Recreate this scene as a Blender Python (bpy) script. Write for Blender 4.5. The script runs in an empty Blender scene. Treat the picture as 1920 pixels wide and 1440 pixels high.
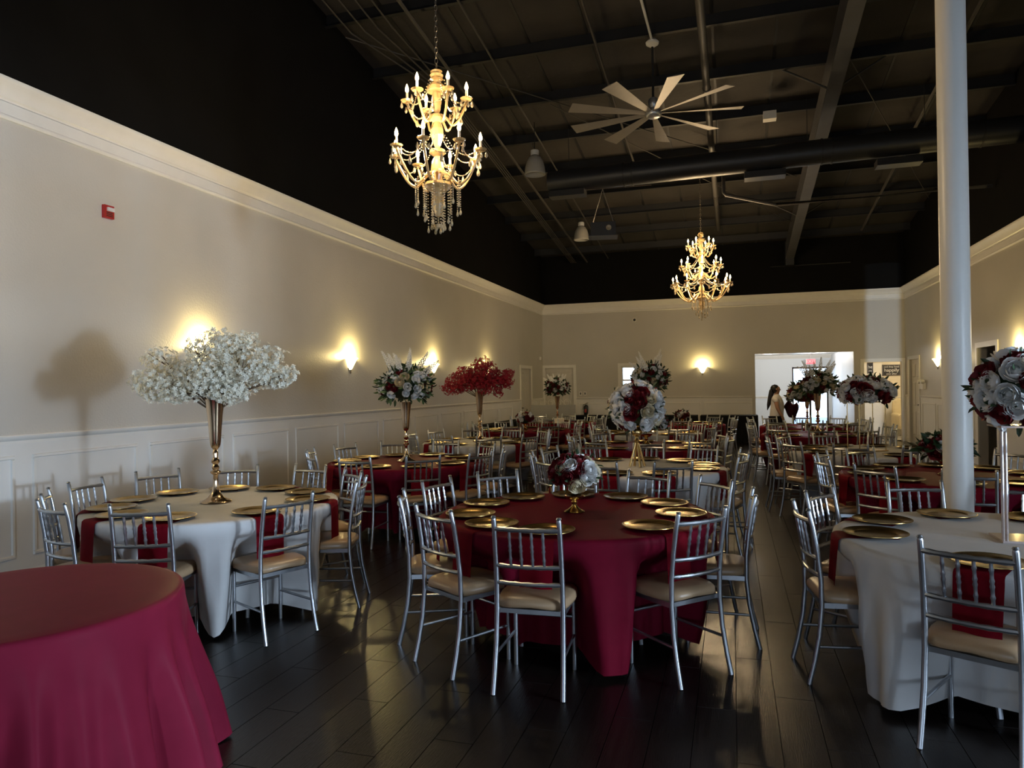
import bpy, bmesh, math, random
from mathutils import Vector, Matrix
PI = math.pi
R_ = math.radians
rnd = random.Random(7)
sc = bpy.context.scene
col = sc.collection

# ------------------------------------------------------------------ camera
F, CAMH = 1331.0, 1.61                      # focal length in pixels of a 1920 wide frame, eye height
YAW, PITCH, ROLL = R_(17.227), R_(.3056), R_(-.803)
_f = Vector((-math.sin(YAW)*math.cos(PITCH), math.cos(YAW)*math.cos(PITCH), math.sin(PITCH)))
_r = Vector((math.cos(YAW), math.sin(YAW), 0))
_u = _r.cross(_f)
CR = _r*math.cos(ROLL) + _u*math.sin(ROLL)
CU = -_r*math.sin(ROLL) + _u*math.cos(ROLL)
CF = _f
CAM = Vector((0, 0, CAMH))
cd = bpy.data.cameras.new('camera'); cam = bpy.data.objects.new('camera', cd); col.objects.link(cam)
cd.sensor_width = 36; cd.lens = F/1920*36; cd.clip_end = 200; cd.clip_start = .05
m = Matrix((CR, CU, -CF)).transposed().to_4x4(); m.translation = CAM
cam.matrix_world = m
sc.camera = cam

def ray(x, y): return CF + CR*((x-960)/F) - CU*((y-720)/F)
def at_z(x, y, z): d = ray(x, y); return CAM + d*((z-CAMH)/d.z)
def at_x(x, y, X): d = ray(x, y); return CAM + d*(X/d.x)
def at_y(x, y, Y): d = ray(x, y); return CAM + d*(Y/d.y)

XL, XR, D, YF = -5.704, 4.53, 21.7, -5.0    # left wall, right wall, back wall, wall behind the camera
ZC, ZR = 4.193, 1.276                       # crown top, chair rail top
def roof(y): return 8.32 - .12*y            # underside of the sloping roof sheets

# ------------------------------------------------------------------ world, daylight, exposure
sc.view_settings.view_transform = 'Standard'
sc.view_settings.look = 'None'
sc.view_settings.gamma = 1
sc.view_settings.use_curve_mapping = False
sc.view_settings.exposure = 0.0
w = bpy.data.worlds.new('sky'); sc.world = w; w.use_nodes = True
bg = w.node_tree.nodes['Background']; bg.inputs[0].default_value = (.55, .74, 1, 1); bg.inputs[1].default_value = 1.6
sc.cycles.use_denoising = True
sc.cycles.max_bounces = 6; sc.cycles.diffuse_bounces = 4; sc.cycles.glossy_bounces = 3
sc.cycles.transmission_bounces = 4; sc.cycles.transparent_max_bounces = 8
sc.cycles.caustics_reflective = False; sc.cycles.caustics_refractive = False
sc.cycles.sample_clamp_indirect = 4
def area(name, loc, target, sx, sy, power, color):
    l = bpy.data.lights.new(name, 'AREA'); l.shape = 'RECTANGLE'; l.size = sx; l.size_y = sy
    l.energy = power; l.color = color
    o = bpy.data.objects.new(name, l); col.objects.link(o); o.location = loc
    o.rotation_euler = (Vector(target)-Vector(loc)).to_track_quat('-Z', 'Y').to_euler(); return o
def point(name, loc, power, color, radius=.05):
    l = bpy.data.lights.new(name, 'POINT'); l.energy = power; l.color = color; l.shadow_soft_size = radius
    o = bpy.data.objects.new(name, l); col.objects.link(o); o.location = loc; return o
DAY = (.62, .79, 1)
WARM = (1, .76, .30)
CHAND = (1, .72, .40)
# daylight glare outside the glass doors (right wall, beside the camera) and the shop windows behind the camera
area('daylight_side_door', (9.5, .70, 1.35), (XL, 5.07, 1.5), .5, .5, 720, DAY)
area('daylight_side_window', (XR+.5, 2.1, 1.5), (0, 3.4, 1.2), 2.0, 2.2, 330, DAY)
area('daylight_front_window', (5.4, -11, 1.5), (-3.6, 5, 1.2), 1.0, 1.2, 560, DAY)
area('daylight_front_left', (-.7, YF-.5, 1.9), (-.7, 8, 1.1), 3.4, 2.2, 34, (.78, .87, 1))
area('daylight_foyer', (2.0, 27.4, 1.5), (2.0, 22, 1.2), 2.6, 2.2, 1500, (.70, .84, 1))
area('daylight_back_window', (-2.88, D+.8, 1.9), (-2.88, 18, 1.5), .8, .9, 14, (.75, .87, 1))
# added spot: throws a bluish patch on the back wall through a slit
gl = bpy.data.lights.new('wall_patch_spot', 'SPOT'); gl.energy = 11000; gl.color = (.62, .80, 1); gl.spot_size = R_(10); gl.spot_blend = 0; gl.shadow_soft_size = .03
go = bpy.data.objects.new('wall_patch_spot', gl); col.objects.link(go); go.location = (3.2, -15, 1.7)
go.rotation_euler = (Vector((3.41, YF, 1.7))-Vector(go.location)).to_track_quat('-Z', 'Y').to_euler()

# ------------------------------------------------------------------ helpers
def empty(name, loc=(0, 0, 0), rz=0):
    o = bpy.data.objects.new(name, None); col.objects.link(o); o.location = loc; o.rotation_euler = (0, 0, rz)
    o.empty_display_size = .1; return o
def tag(o, label, cat, group=None, kind=None):
    o['label'] = label; o['category'] = cat
    if group: o['group'] = group
    if kind: o['kind'] = kind
    return o
def struct(o): o['kind'] = 'structure'; return o
def thing(name, label, cat, loc=(0, 0, 0), rz=0, group=None):
    return tag(empty(name, loc, rz), label, cat, group)
def put(name, mesh, parent=None, loc=None, rot=None, scale=None):
    o = bpy.data.objects.new(name, mesh); col.objects.link(o); o.parent = parent
    if loc is not None: o.location = loc
    if rot is not None: o.rotation_euler = rot
    if scale is not None: o.scale = (scale,)*3 if isinstance(scale, (int, float)) else scale
    return o
def dup(root, loc, rz=0, label=None):
    r = root.copy(); col.objects.link(r); r.location = loc; r.rotation_euler = (0, 0, rz)
    if label: r['label'] = label
    for ch in root.children:
        c = ch.copy(); col.objects.link(c); c.parent = r
        for g in ch.children:
            d = g.copy(); col.objects.link(d); d.parent = c
    return r

class MB:
    def __init__(s): s.v = []; s.f = []
    def add(s, vs, fs):
        b = len(s.v); s.v += [tuple(v) for v in vs]; s.f += [tuple(b+i for i in f) for f in fs]; return s
    def box(s, a, b):
        (x0, y0, z0), (x1, y1, z1) = a, b
        return s.add([(x0,y0,z0),(x1,y0,z0),(x1,y1,z0),(x0,y1,z0),(x0,y0,z1),(x1,y0,z1),(x1,y1,z1),(x0,y1,z1)],
                     [(3,2,1,0),(4,5,6,7),(0,1,5,4),(1,2,6,5),(2,3,7,6),(3,0,4,7)])
    def cbox(s, c, d): return s.box([c[i]-d[i]/2 for i in range(3)], [c[i]+d[i]/2 for i in range(3)])
    def tube(s, pts, rad, n=8, cap=True):
        pts = [Vector(p) for p in pts]; k = len(pts)
        rad = [rad]*k if isinstance(rad, (int, float)) else rad
        vs = []; fs = []; ref = None
        for i, p in enumerate(pts):
            t = (pts[min(i+1, k-1)]-pts[max(i-1, 0)]).normalized()
            if ref is None: ref = Vector((0, 0, 1)) if abs(t.z) < .9 else Vector((1, 0, 0))
            a = t.cross(ref).normalized(); b = t.cross(a).normalized(); ref = -b if False else ref
            for j in range(n):
                an = 2*PI*j/n; vs.append(p + a*(rad[i]*math.cos(an)) + b*(rad[i]*math.sin(an)))
        for i in range(k-1):
            for j in range(n):
                fs.append((i*n+j, i*n+(j+1) % n, (i+1)*n+(j+1) % n, (i+1)*n+j))
        if cap: fs.append(tuple(range(n-1, -1, -1))); fs.append(tuple((k-1)*n+j for j in range(n)))
        return s.add(vs, fs)
    def lathe(s, prof, n=24, c=(0, 0, 0), a0=0, a1=2*PI):
        full = abs(a1-a0-2*PI) < 1e-6; m_ = n if full else n+1
        vs = []; fs = []
        for (r, z) in prof:
            for j in range(m_):
                an = a0+(a1-a0)*j/n; vs.append((c[0]+r*math.cos(an), c[1]+r*math.sin(an), c[2]+z))
        for i in range(len(prof)-1):
            for j in range(n):
                j2 = (j+1) % m_; fs.append((i*m_+j, i*m_+j2, (i+1)*m_+j2, (i+1)*m_+j))
        return s.add(vs, fs)
    def ball(s, c, r, n=8, k=5, sz=1):
        return s.lathe([(r*math.sin(PI*i/k)+1e-5, -r*sz*math.cos(PI*i/k)) for i in range(k+1)], n, c)
    def sweep(s, prof, a, b, up=Vector((0, 0, 1)), cap=True):
        # prof: list of (outward, height) points, run straight from a to b; outward is to the left of travel x up
        a = Vector(a); b = Vector(b); t = (b-a).normalized(); o = t.cross(up).normalized(); n = len(prof)
        vs = [p + o*q[0] + up*q[1] for p in (a, b) for q in prof]
        fs = [(i, (i+1) % n, n+(i+1) % n, n+i) for i in range(n)]
        if cap: fs += [tuple(range(n-1, -1, -1)), tuple(range(n, 2*n))]
        return s.add(vs, fs)
    def mesh(s, name, mat, smooth=False):
        me = bpy.data.meshes.new(name); me.from_pydata(s.v, [], s.f)
        bm = bmesh.new(); bm.from_mesh(me); bmesh.ops.recalc_face_normals(bm, faces=bm.faces); bm.to_mesh(me); bm.free()
        me.materials.append(M[mat] if isinstance(mat, str) else mat)
        if smooth:
            me.polygons.foreach_set('use_smooth', [True]*len(me.polygons))
            if smooth != 'all': me.set_sharp_from_angle(angle=R_(38))
        me.update(); return me
    def raw(s, name, mat, smooth=False):
        me = bpy.data.meshes.new(name); me.from_pydata(s.v, [], s.f); me.materials.append(M[mat])
        if smooth: me.polygons.foreach_set('use_smooth', [True]*len(me.polygons))
        return me
    def build(s, name, mat, parent=None, smooth=False, **k):
        return put(name, s.mesh(name, mat, smooth), parent, **k)

# ------------------------------------------------------------------ materials
M = {}
def mat(name, color, rough=.5, metal=0., noise=0., nscale=8., bump=0., bscale=200., emit=None, estr=0., spec=.5, trans=0., sheen=0., coat=0., stretch=None):
    m_ = bpy.data.materials.new(name); m_.use_nodes = True; nt = m_.node_tree
    b = nt.nodes['Principled BSDF']; b.inputs['Base Color'].default_value = (*color, 1)
    b.inputs['Roughness'].default_value = rough; b.inputs['Metallic'].default_value = metal
    b.inputs['Specular IOR Level'].default_value = spec
    b.inputs['Transmission Weight'].default_value = trans
    b.inputs['Coat Weight'].default_value = coat
    if sheen: b.inputs['Sheen Weight'].default_value = sheen; b.inputs['Sheen Roughness'].default_value = .4
    tc = nt.nodes.new('ShaderNodeTexCoord')
    src = tc.outputs['Object']
    if stretch:
        mp = nt.nodes.new('ShaderNodeMapping'); mp.inputs['Scale'].default_value = stretch; nt.links.new(src, mp.inputs[0]); src = mp.outputs[0]
    if noise:
        n = nt.nodes.new('ShaderNodeTexNoise'); n.inputs['Scale'].default_value = nscale; n.inputs['Detail'].default_value = 4
        nt.links.new(src, n.inputs['Vector'])
        r = nt.nodes.new('ShaderNodeMapRange'); r.inputs[1].default_value = .3; r.inputs[2].default_value = .7
        r.inputs[3].default_value = 1-noise; r.inputs[4].default_value = 1+noise
        nt.links.new(n.outputs['Fac'], r.inputs[0])
        x = nt.nodes.new('ShaderNodeMix'); x.data_type = 'RGBA'; x.blend_type = 'MULTIPLY'; x.inputs[0].default_value = 1
        x.inputs[6].default_value = (*color, 1); nt.links.new(r.outputs[0], x.inputs[7]); nt.links.new(x.outputs[2], b.inputs['Base Color'])
    if bump:
        n = nt.nodes.new('ShaderNodeTexNoise'); n.inputs['Scale'].default_value = bscale; n.inputs['Detail'].default_value = 3
        nt.links.new(src, n.inputs['Vector'])
        bp = nt.nodes.new('ShaderNodeBump'); bp.inputs['Strength'].default_value = bump; bp.inputs['Distance'].default_value = .01
        nt.links.new(n.outputs['Fac'], bp.inputs['Height']); nt.links.new(bp.outputs[0], b.inputs['Normal'])
    if emit:
        b.inputs['Emission Color'].default_value = (*emit, 1); b.inputs['Emission Strength'].default_value = estr
        m_.cycles.emission_sampling = 'NONE'
    M[name] = m_; return m_
mat('wall_paint', (.54, .515, .465), .42, noise=.03, nscale=1.5, bump=.25, bscale=55)
mat('white_trim', (.80, .775, .72), .38, noise=.02)
mat('wainscot_white', (.76, .745, .71), .4, noise=.02, nscale=3)
mat('black_wall', (.0062, .006, .006), .8, noise=.15, nscale=2, spec=.08)
mat('insulation', (.030, .026, .023), .8, noise=.3, nscale=1.2, bump=.4, bscale=12)
mat('black_steel', (.011, .0115, .013), .55, noise=.2, nscale=4)
mat('rafter_steel', (.055, .055, .062), .45, noise=.15, nscale=4)
mat('duct_black', (.016, .017, .02), .42, noise=.1)
mat('pipe_grey', (.05, .045, .042), .55)
mat('plank', (.0125, .009, .0075), .27, noise=.35, nscale=3, bump=.12, bscale=14, stretch=(14, 1.2, 1))
mat('subfloor', (.008, .007, .006), .6)
mat('silver', (.50, .52, .55), .30, metal=.92, noise=.05, nscale=30)
mat('seat_vinyl', (.50, .335, .195), .34, noise=.05, nscale=6, bump=.08, bscale=20)
mat('burgundy_cloth', (.145, .0062, .020), .5, noise=.06, nscale=20, bump=.05, bscale=900, spec=.04)
mat('burgundy_satin', (.225, .017, .043), .42, noise=.05, nscale=10, bump=.03, bscale=900, spec=.025)
mat('white_cloth', (.70, .69, .68), .7, noise=.03, nscale=8, bump=.04, bscale=700, spec=.12)
mat('napkin_red', (.165, .0045, .012), .65, noise=.06, nscale=14, bump=.06, bscale=600, spec=.04)
mat('dark_maroon', (.03, .004, .007), .7, spec=.15)
mat('black_cloth', (.008, .008, .009), .8, spec=.12)
mat('gold', (.62, .42, .17), .22, metal=1, noise=.04, nscale=20)
mat('charger_gold', (.42, .28, .10), .26, metal=1, noise=.06, nscale=20)
mat('rose_gold', (.70, .52, .34), .16, metal=1)
mat('petal_white', (.86, .85, .83), .6, noise=.04, nscale=30)
mat('petal_cream', (.72, .62, .42), .6, noise=.05, nscale=30)
mat('petal_red', (.17, .008, .012), .55, noise=.12, nscale=30)
mat('blossom_white', (.92, .88, .74), .6, noise=.06, nscale=25)
mat('blossom_red', (.36, .004, .022), .6, noise=.15, nscale=25)
mat('leaf', (.022, .05, .018), .5, noise=.25, nscale=12)
mat('leaf_light', (.10, .16, .05), .5, noise=.25, nscale=12)
mat('twig', (.12, .075, .04), .7)
mat('column_paint', (.80, .78, .74), .36, noise=.02, nscale=3)
mat('crystal', (.62, .42, .19), .14, spec=.8, trans=.35, coat=.4)
mat('crystal_clear', (.80, .66, .44), .08, spec=.9, trans=.55, coat=.5)
mat('chain_metal', (.45, .40, .33), .35, metal=1)
mat('candle_white', (.85, .78, .62), .5)
mat('bulb', (1, .8, .5), .3, emit=(1, .70, .32), estr=26)
mat('sconce_glass', (1, .9, .6), .4, emit=(1, .80, .38), estr=6.5)
mat('glass_grey', (.52, .50, .46), .25, trans=.25, coat=.3)
mat('lamp_cap', (.62, .62, .62), .45)
mat('fan_metal', (.30, .27, .235), .45, metal=.25, noise=.05)
mat('fan_hub', (.45, .46, .48), .35, metal=.7)
mat('red_plastic', (.42, .02, .02), .35)
mat('clear_lens', (.75, .72, .72), .1, coat=.6)
mat('white_plastic', (.78, .76, .72), .4)
mat('black_plastic', (.012, .012, .013), .4)
mat('dark_bronze', (.025, .018, .014), .35, metal=.7)
mat('door_paint', (.60, .57, .51), .4, noise=.02)
mat('foyer_wall', (.72, .76, .80), .5)
mat('cream_wall', (.80, .72, .56), .5)
mat('foyer_floor', (.42, .40, .37), .35, noise=.1)
mat('exit_red', (.8, .05, .08), .4, emit=(1, .06, .10), estr=1.1)
mat('panel_light', (1, 1, 1), .4, emit=(1, .97, .92), estr=4)
mat('chalk_black', (.02, .021, .024), .7)
mat('chalk_white', (.85, .85, .85), .6)
mat('armchair_cream', (.78, .68, .45), .7, noise=.04)
mat('dark_wood', (.05, .03, .02), .4)
mat('skin', (.36, .19, .12), .5)
mat('tee_white', (.66, .63, .60), .75)
mat('hair_black', (.008, .007, .007), .4)
mat('denim_black', (.012, .012, .014), .7)
mat('grey_box', (.30, .30, .29), .5)
mat('acrylic', (.50, .49, .46), .2, trans=.4)
mat('blind', (.80, .86, .92), .5)
mat('glass', (.9, .95, 1), .02, trans=1)
mat('rod_clear', (.80, .66, .62), .08, trans=.45, coat=.5)
mat('ivory', (.66, .58, .46), .4)

# ------------------------------------------------------------------ floor: planks along the room
fl = struct(MB().box((XL-.2, YF-.2, -.12), (XR+.2, D+.2, -.006)).build('floor', 'subfloor'))
PW, PL = .19, 1.22
pm = MB()
g_ = .0006
pm.add([(g_, g_, -.006), (PW-g_, g_, -.006), (PW-g_, PL-g_, -.006), (g_, PL-g_, -.006),
        (g_+.0012, g_+.0012, 0), (PW-g_-.0012, g_+.0012, 0), (PW-g_-.0012, PL-g_-.0012, 0), (g_+.0012, PL-g_-.0012, 0)],
       [(4,5,6,7),(0,1,5,4),(1,2,6,5),(2,3,7,6),(3,0,4,7)])
plank_mesh = pm.mesh('plank', 'plank')
cells = []
i = 0
while XL+i*PW < XR:
    off = (i*.41) % 1.0*PL; y = YF-off
    while y < D:
        cells.append((XL+i*PW, y)); y += PL
    i += 1
def pl_key(c):
    p = Vector((c[0]+PW/2, c[1]+PL/2, -CAMH)); dpt = p.dot(CF)
    if dpt < 1.2: return 99+abs(p.y)
    sx = p.dot(CR)/dpt*F; sy = -p.dot(CU)/dpt*F
    if abs(sx) > 1150 or sy > 1000: return 60+p.length
    return dpt + (3 if p.x < -2.2 and p.y < 6 else 0)
cells.sort(key=pl_key)
for x, y in cells[:300]: put('plank', plank_mesh, fl, (x, y, 0))
pr = MB()
for x, y in cells[300:]: pr.add([(v[0]+x, v[1]+y, v[2]) for v in pm.v], pm.f)
put('plank_field', pr.raw('plank_field', 'plank'), fl)['kind'] = 'stuff'

# ------------------------------------------------------------------ walls
def wall(name, axis, p, th, u0, u1, z0, z1, holes, mt, parent=None):
    us = sorted({u0, u1, *[h[0] for h in holes], *[h[1] for h in holes]}); zs = sorted({z0, z1, *[h[2] for h in holes], *[h[3] for h in holes]})
    b = MB()
    for a0, a1 in zip(us, us[1:]):
        run = None
        for b0, b1 in zip(zs, zs[1:]):
            cu, cz = (a0+a1)/2, (b0+b1)/2
            if any(h[0] < cu < h[1] and h[2] < cz < h[3] for h in holes): continue
            if axis == 'x': b.box((min(p, p+th), a0, b0), (max(p, p+th), a1, b1))
            else: b.box((a0, min(p, p+th), b0), (a1, max(p, p+th), b1))
    return b.build(name, mt, parent)
ZT = ZC-.02
HB = [(-3.24, -2.49, 1.37, 2.22), (.64, 3.24, 0, 2.49), (3.50, 4.43, 0, 2.18), (-5.62, -4.72, 0, 2.21)]
HR = [(14.70, 15.72, 0, 2.25), (20.22, 21.28, 0, 2.21), (1.2, 3.0, .02, 2.35)]
HL = [(19.25, 20.30, 0, 2.16)]
HF = [(-2.6, .25, .35, 3.1), (.5, 2.45, .30, 2.9), (3.30, 3.53, .35, 2.60)]  # last hole: slit added to shape the spot's patch on the back wall
wl = struct(wall('wall_left', 'x', XL, -.15, YF, D, -.1, ZT, HL, 'wall_paint'))
wb = struct(wall('wall_back', 'y', D, .15, XL-.15, XR+.15, -.1, ZT, HB, 'wall_paint'))
wr = struct(wall('wall_right', 'x', XR, .15, YF, D, -.1, ZT, HR, 'wall_paint'))
wf = struct(wall('wall_front', 'y', YF, -.15, XL-.15, XR+.15, -.1, 9.2, HF, 'wall_paint'))
MB().box((XL-.15, YF, ZT), (XL, D, 9.0)).build('upper_wall', 'black_wall', wl)
MB().box((XL-.15, D, ZT), (XR+.15, D+.15, 6.2)).build('upper_wall', 'black_wall', wb)
MB().box((XR, YF, ZT), (XR+.15, D, 9.0)).build('upper_wall', 'black_wall', wr)
# conduit line high on the back wall
MB().tube([(1.1, D-.03, 4.98), (3.2, D-.03, 4.98)], .018, 6).build('wall_conduit', 'black_steel', wb)

# crown moulding
CPROF = [(0, -.31), (.022, -.31), (.034, -.295), (.034, -.282), (.022, -.268), (.012, -.265), (.012, -.165), (.03, -.165), (.034, -.15), (.05, -.14), (.062, -.105), (.09, -.055), (.122, -.035), (.13, -.02), (.13, 0), (0, 0)]
def trim(n, prof, a, b, mt='white_trim'):
    return struct(MB().sweep(prof, a, b).build('trim_%d' % n, mt, smooth=True))
trim(1, CPROF, (XL, YF, ZC), (XL, D, ZC))
trim(2, CPROF, (XL, D, ZC), (XR, D, ZC))
trim(3, CPROF, (XR, D, ZC), (XR, YF, ZC))
# chair rail
RPROF = [(0, -.075), (.014, -.075), (.016, -.05), (.026, -.04), (.04, -.022), (.042, -.008), (.036, 0), (0, 0)]
def runs(lo, hi, holes, pad=.09):
    cuts = sorted((h[0]-pad, h[1]+pad) for h in holes if h[2] < 1.3); out = []; a = lo
    for c0, c1 in cuts:
        if c0 > a+.05: out.append((a, c0))
        a = max(a, c1)
    if a < hi-.05: out.append((a, hi))
    return out
n = 4
BPROF = [(0, 0), (.018, 0), (.018, .12), (.012, .14), (0, .14)]
for a, b in runs(YF, D, HL):
    trim(n, RPROF, (XL, a, ZR), (XL, b, ZR)); n += 1
for a, b in runs(XL, XR, HB):
    trim(n, RPROF, (a, D, ZR), (b, D, ZR)); n += 1
for a, b in runs(YF, D, HR):
    trim(n, RPROF, (XR, b, ZR), (XR, a, ZR)); n += 1
for (nm, rr_, f) in (('left', runs(YF, D, HL), lambda a, b: ((XL, a, 0), (XL, b, 0))), ('back', runs(XL, XR, HB), lambda a, b: ((a, D, 0), (b, D, 0))), ('right', runs(YF, D, HR), lambda a, b: ((XR, b, 0), (XR, a, 0)))):
    mb = MB()
    for a, b in rr_: mb.sweep(BPROF, *f(a, b))
    struct(mb.build('baseboard_'+nm, 'white_trim'))
# white wainscot sheet and its framed panels
def wains(parent, f, rr_):
    # f(u, out, z) -> point
    for a, b in rr_:
        mb = MB(); p0 = f(a, 0, .14); p1 = f(b, .008, ZR-.07)
        mb.box([min(p0[i], p1[i]) for i in range(3)], [max(p0[i], p1[i]) for i in range(3)])
        mb.build('wainscot_sheet', 'wainscot_white', parent)
def panel(parent, f, a, b, z0=.25, z1=1.105):
    mb = MB(); w_ = .032
    def seg(u0, u1, q0, q1):
        pts = [(u0, .008, q0), (u1, .008, q0), (u1, .008, q1), (u0, .008, q1)]
        top = [(u0+.006, .022, q0+.006), (u1-.006, .022, q0+.006), (u1-.006, .022, q1-.006), (u0+.006, .022, q1-.006)]
        mb.add([f(*p) for p in pts+top], [(4,5,6,7),(0,1,5,4),(1,2,6,5),(2,3,7,6),(3,0,4,7)])
    seg(a, b, z1-w_, z1); seg(a, b, z0, z0+w_); seg(a, a+w_, z0+w_, z1-w_); seg(b-w_, b, z0+w_, z1-w_)
    mb.build('panel_moulding', 'white_trim', parent)
fL = lambda u, o, z: (XL+o, u, z)
fB = lambda u, o, z: (u, D-o, z)
fR = lambda u, o, z: (XR-o, u, z)
wains(wl, fL, runs(YF, D, HL)); wains(wb, fB, runs(XL, XR, HB)); wains(wr, fR, runs(YF, D, HR))
y = 4.56-1.27*5
while y+1.1 < 19.1: panel(wl, fL, y, y+1.11); y += 1.27
for a, b in ((-4.55, -3.45), (-3.33, -2.2), (-2.12, -.89), (-.80, .55)): panel(wb, fB, a, b)
for a, b in ((18.7, 19.9), (17.3, 18.55), (15.95, 17.15), (13.4, 14.5), (12.0, 13.25)): panel(wr, fR, a, b)

# ------------------------------------------------------------------ ceiling: sloped roof sheets, purlins, rafters
def slab(mb, x0, x1, y0, y1, dz0, dz1):
    vs = []
    for dz in (dz0, dz1):
        for x, y in ((x0, y0), (x1, y0), (x1, y1), (x0, y1)): vs.append((x, y, roof(y)+dz))
    return mb.add(vs, [(3,2,1,0),(4,5,6,7),(0,1,5,4),(1,2,6,5),(2,3,7,6),(3,0,4,7)])
ce = struct(slab(MB(), XL-.15, XR+.15, YF-.15, D+.15, 0, .12).build('ceiling', 'insulation'))
y = 20.9
while y > YF:
    mb = MB()   # Z-shaped purlin
    z = roof(y)
    mb.box((XL, y-.004, z-.20), (XR, y+.004, z+.0)); mb.box((XL, y-.07, z-.20), (XR, y, z-.192)); mb.box((XL, y, z-.012), (XR, y+.07, z-.002))
    mb.build('purlin', 'black_steel', ce); y -= 1.45
def rafter(x, mt):
    mb = MB()
    slab(mb, x-.006, x+.006, YF, D-.35, -.62, -.2); slab(mb, x-.11, x+.11, YF, D-.35, -.635, -.62); slab(mb, x-.11, x+.11, YF, D-.35, -.215, -.2)
    return mb.build('rafter', mt, ce)
rafter(1.60, 'rafter_steel')
# knee of the rafter at the back wall
kb = MB(); kb.box((1.49, D-.38, 4.95), (1.71, D-.02, roof(D)-.1)); kb.build('rafter_knee', 'black_steel', ce)
x = XL+.9
while x < XR-.2:   # standing ribs of the roof sheets
    slab(MB(), x-.02, x+.02, YF, D, -.012, 0).build('sheet_rib', 'black_steel', ce); x += .92
# flange braces from purlin to rafter
for yb in (12.2, 15.1, 18.0):
    for s in (-1, 1):
        MB().tube([(1.60+s*.05, yb+.05, roof(yb)-.58), (1.60+s*.75, yb, roof(yb)-.19)], .016, 6).build('flange_brace', 'black_steel', ce)
# two long diagonal bracing rods
for a, b in (((-5.5, 9.5), (1.4, 16.5)), ((-3.0, 12.2), (1.5, 19.4)), ((1.8, 12.0), (4.4, 18.5))):
    MB().tube([(a[0], a[1], roof(a[1])-.24), (b[0], b[1], roof(b[1])-.24)], .010, 6).build('brace_rod', 'pipe_grey', ce)
# conduit runs on the ceiling near the left wall
for k in range(4):
    x0 = -5.35+.22*k
    MB().tube([(x0, 3.0, roof(3)-.26), (x0, 9.4, roof(9.4)-.26), (-4.72+.05*k, 11.2, roof(11.2)-.27), (-4.72+.05*k, 21.6, roof(21.6)-.27)], .013, 6).build('conduit', 'pipe_grey', ce)
MB().tube([(-4.2, 3, roof(3)-.25), (-4.2, 8.5, 6.85), (-4.2, 21.5, roof(21.5)-.3)], .028, 6).build('conduit', 'pipe_grey', ce)
MB().tube([(-3.55, 3, roof(3)-.23), (-3.55, 21.5, roof(21.5)-.23)], .018, 6).build('conduit', 'pipe_grey', ce)
MB().tube([(-1.9, 3, roof(3)-.23), (-1.9, 16, roof(16)-.23)], .022, 6).build('conduit', 'pipe_grey', ce)
MB().tube([(3.3, 5, roof(5)-.24), (3.3, 20.5, roof(20.5)-.24)], .03, 6).build('conduit', 'pipe_grey', ce)

# column with rolled seam edges
cb = at_y(1798, 968, 5.75)
cc = thing('column', 'round white steel column standing between the right-hand tables', 'column', (cb.x, cb.y, 0))
cc['kind'] = 'structure'
MB().lathe([(.094, .012), (.094, roof(cb.y)-.7)], 40).build('shaft', 'column_paint', cc, smooth='all')
MB().box((-.17, -.17, 0), (.17, .17, .014)).build('base_plate', 'column_paint', cc)
MB().box((-.15, -.15, roof(cb.y)-.70), (.15, .15, roof(cb.y)-.655)).build('cap_plate', 'rafter_steel', cc)

# ------------------------------------------------------------------ doors, windows and the rooms behind
def casing(mb, f, a, b, z1, w_=.09, t=.022):
    for u0, u1, q0, q1 in ((a-w_, a, 0, z1+w_), (b, b+w_, 0, z1+w_), (a, b, z1, z1+w_)):
        p0 = f(u0, 0, q0); p1 = f(u1, t, q1)
        mb.box([min(p0[i], p1[i]) for i in range(3)], [max(p0[i], p1[i]) for i in range(3)])
    return mb
def door6(n, f, a, b, z1, handle_u, inward=-.05):
    d = struct(empty('door_%d' % n))
    casing(MB(), f, a, b, z1).build('casing', 'white_trim', d)
    p0 = f(a, inward-.04, 0.005); p1 = f(b, inward, z1)
    leaf = MB().box([min(p0[i], p1[i]) for i in range(3)], [max(p0[i], p1[i]) for i in range(3)]).build('leaf', 'door_paint', d)
    w_ = (b-a); mg = .11*w_/.9; cw = (w_-3*mg)/2
    for (q0, q1) in ((.22, .86), (.98, 1.62), (1.74, z1-.12)):
        for k in range(2):
            u0 = a+mg+k*(cw+mg); mb = MB()
            pts = [(u0, inward+.0005, q0), (u0+cw, inward+.0005, q0), (u0+cw, inward+.0005, q1), (u0, inward+.0005, q1)]
            tp = [(u0+.03, inward+.014, q0+.03), (u0+cw-.03, inward+.014, q0+.03), (u0+cw-.03, inward+.014, q1-.03), (u0+.03, inward+.014, q1-.03)]
            mb.add([f(*p) for p in pts+tp], [(4,5,6,7),(0,1,5,4),(1,2,6,5),(2,3,7,6),(3,0,4,7)])
            mb.build('door_panel', 'door_paint', leaf)
    s = 1 if handle_u < (a+b)/2 else -1
    hb = MB().tube([f(handle_u, inward, 1.03), f(handle_u, inward+.06, 1.03)], .014, 8)
    hb.tube([f(handle_u, inward+.055, 1.03), f(handle_u+s*.13, inward+.055, 1.025)], [.013, .009], 8)
    c = f(handle_u, inward+.006, 1.03); hb.ball(c, .032, 10, 6)
    hb.build('door_handle', 'dark_bronze', d, smooth=True)
    return d
door6(1, fB, -5.62, -4.72, 2.21, -4.80)
door6(2, fL, 19.25, 20.30, 2.16, 19.36)
door6(3, fR, 20.22, 21.28, 2.21, 20.32)
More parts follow.
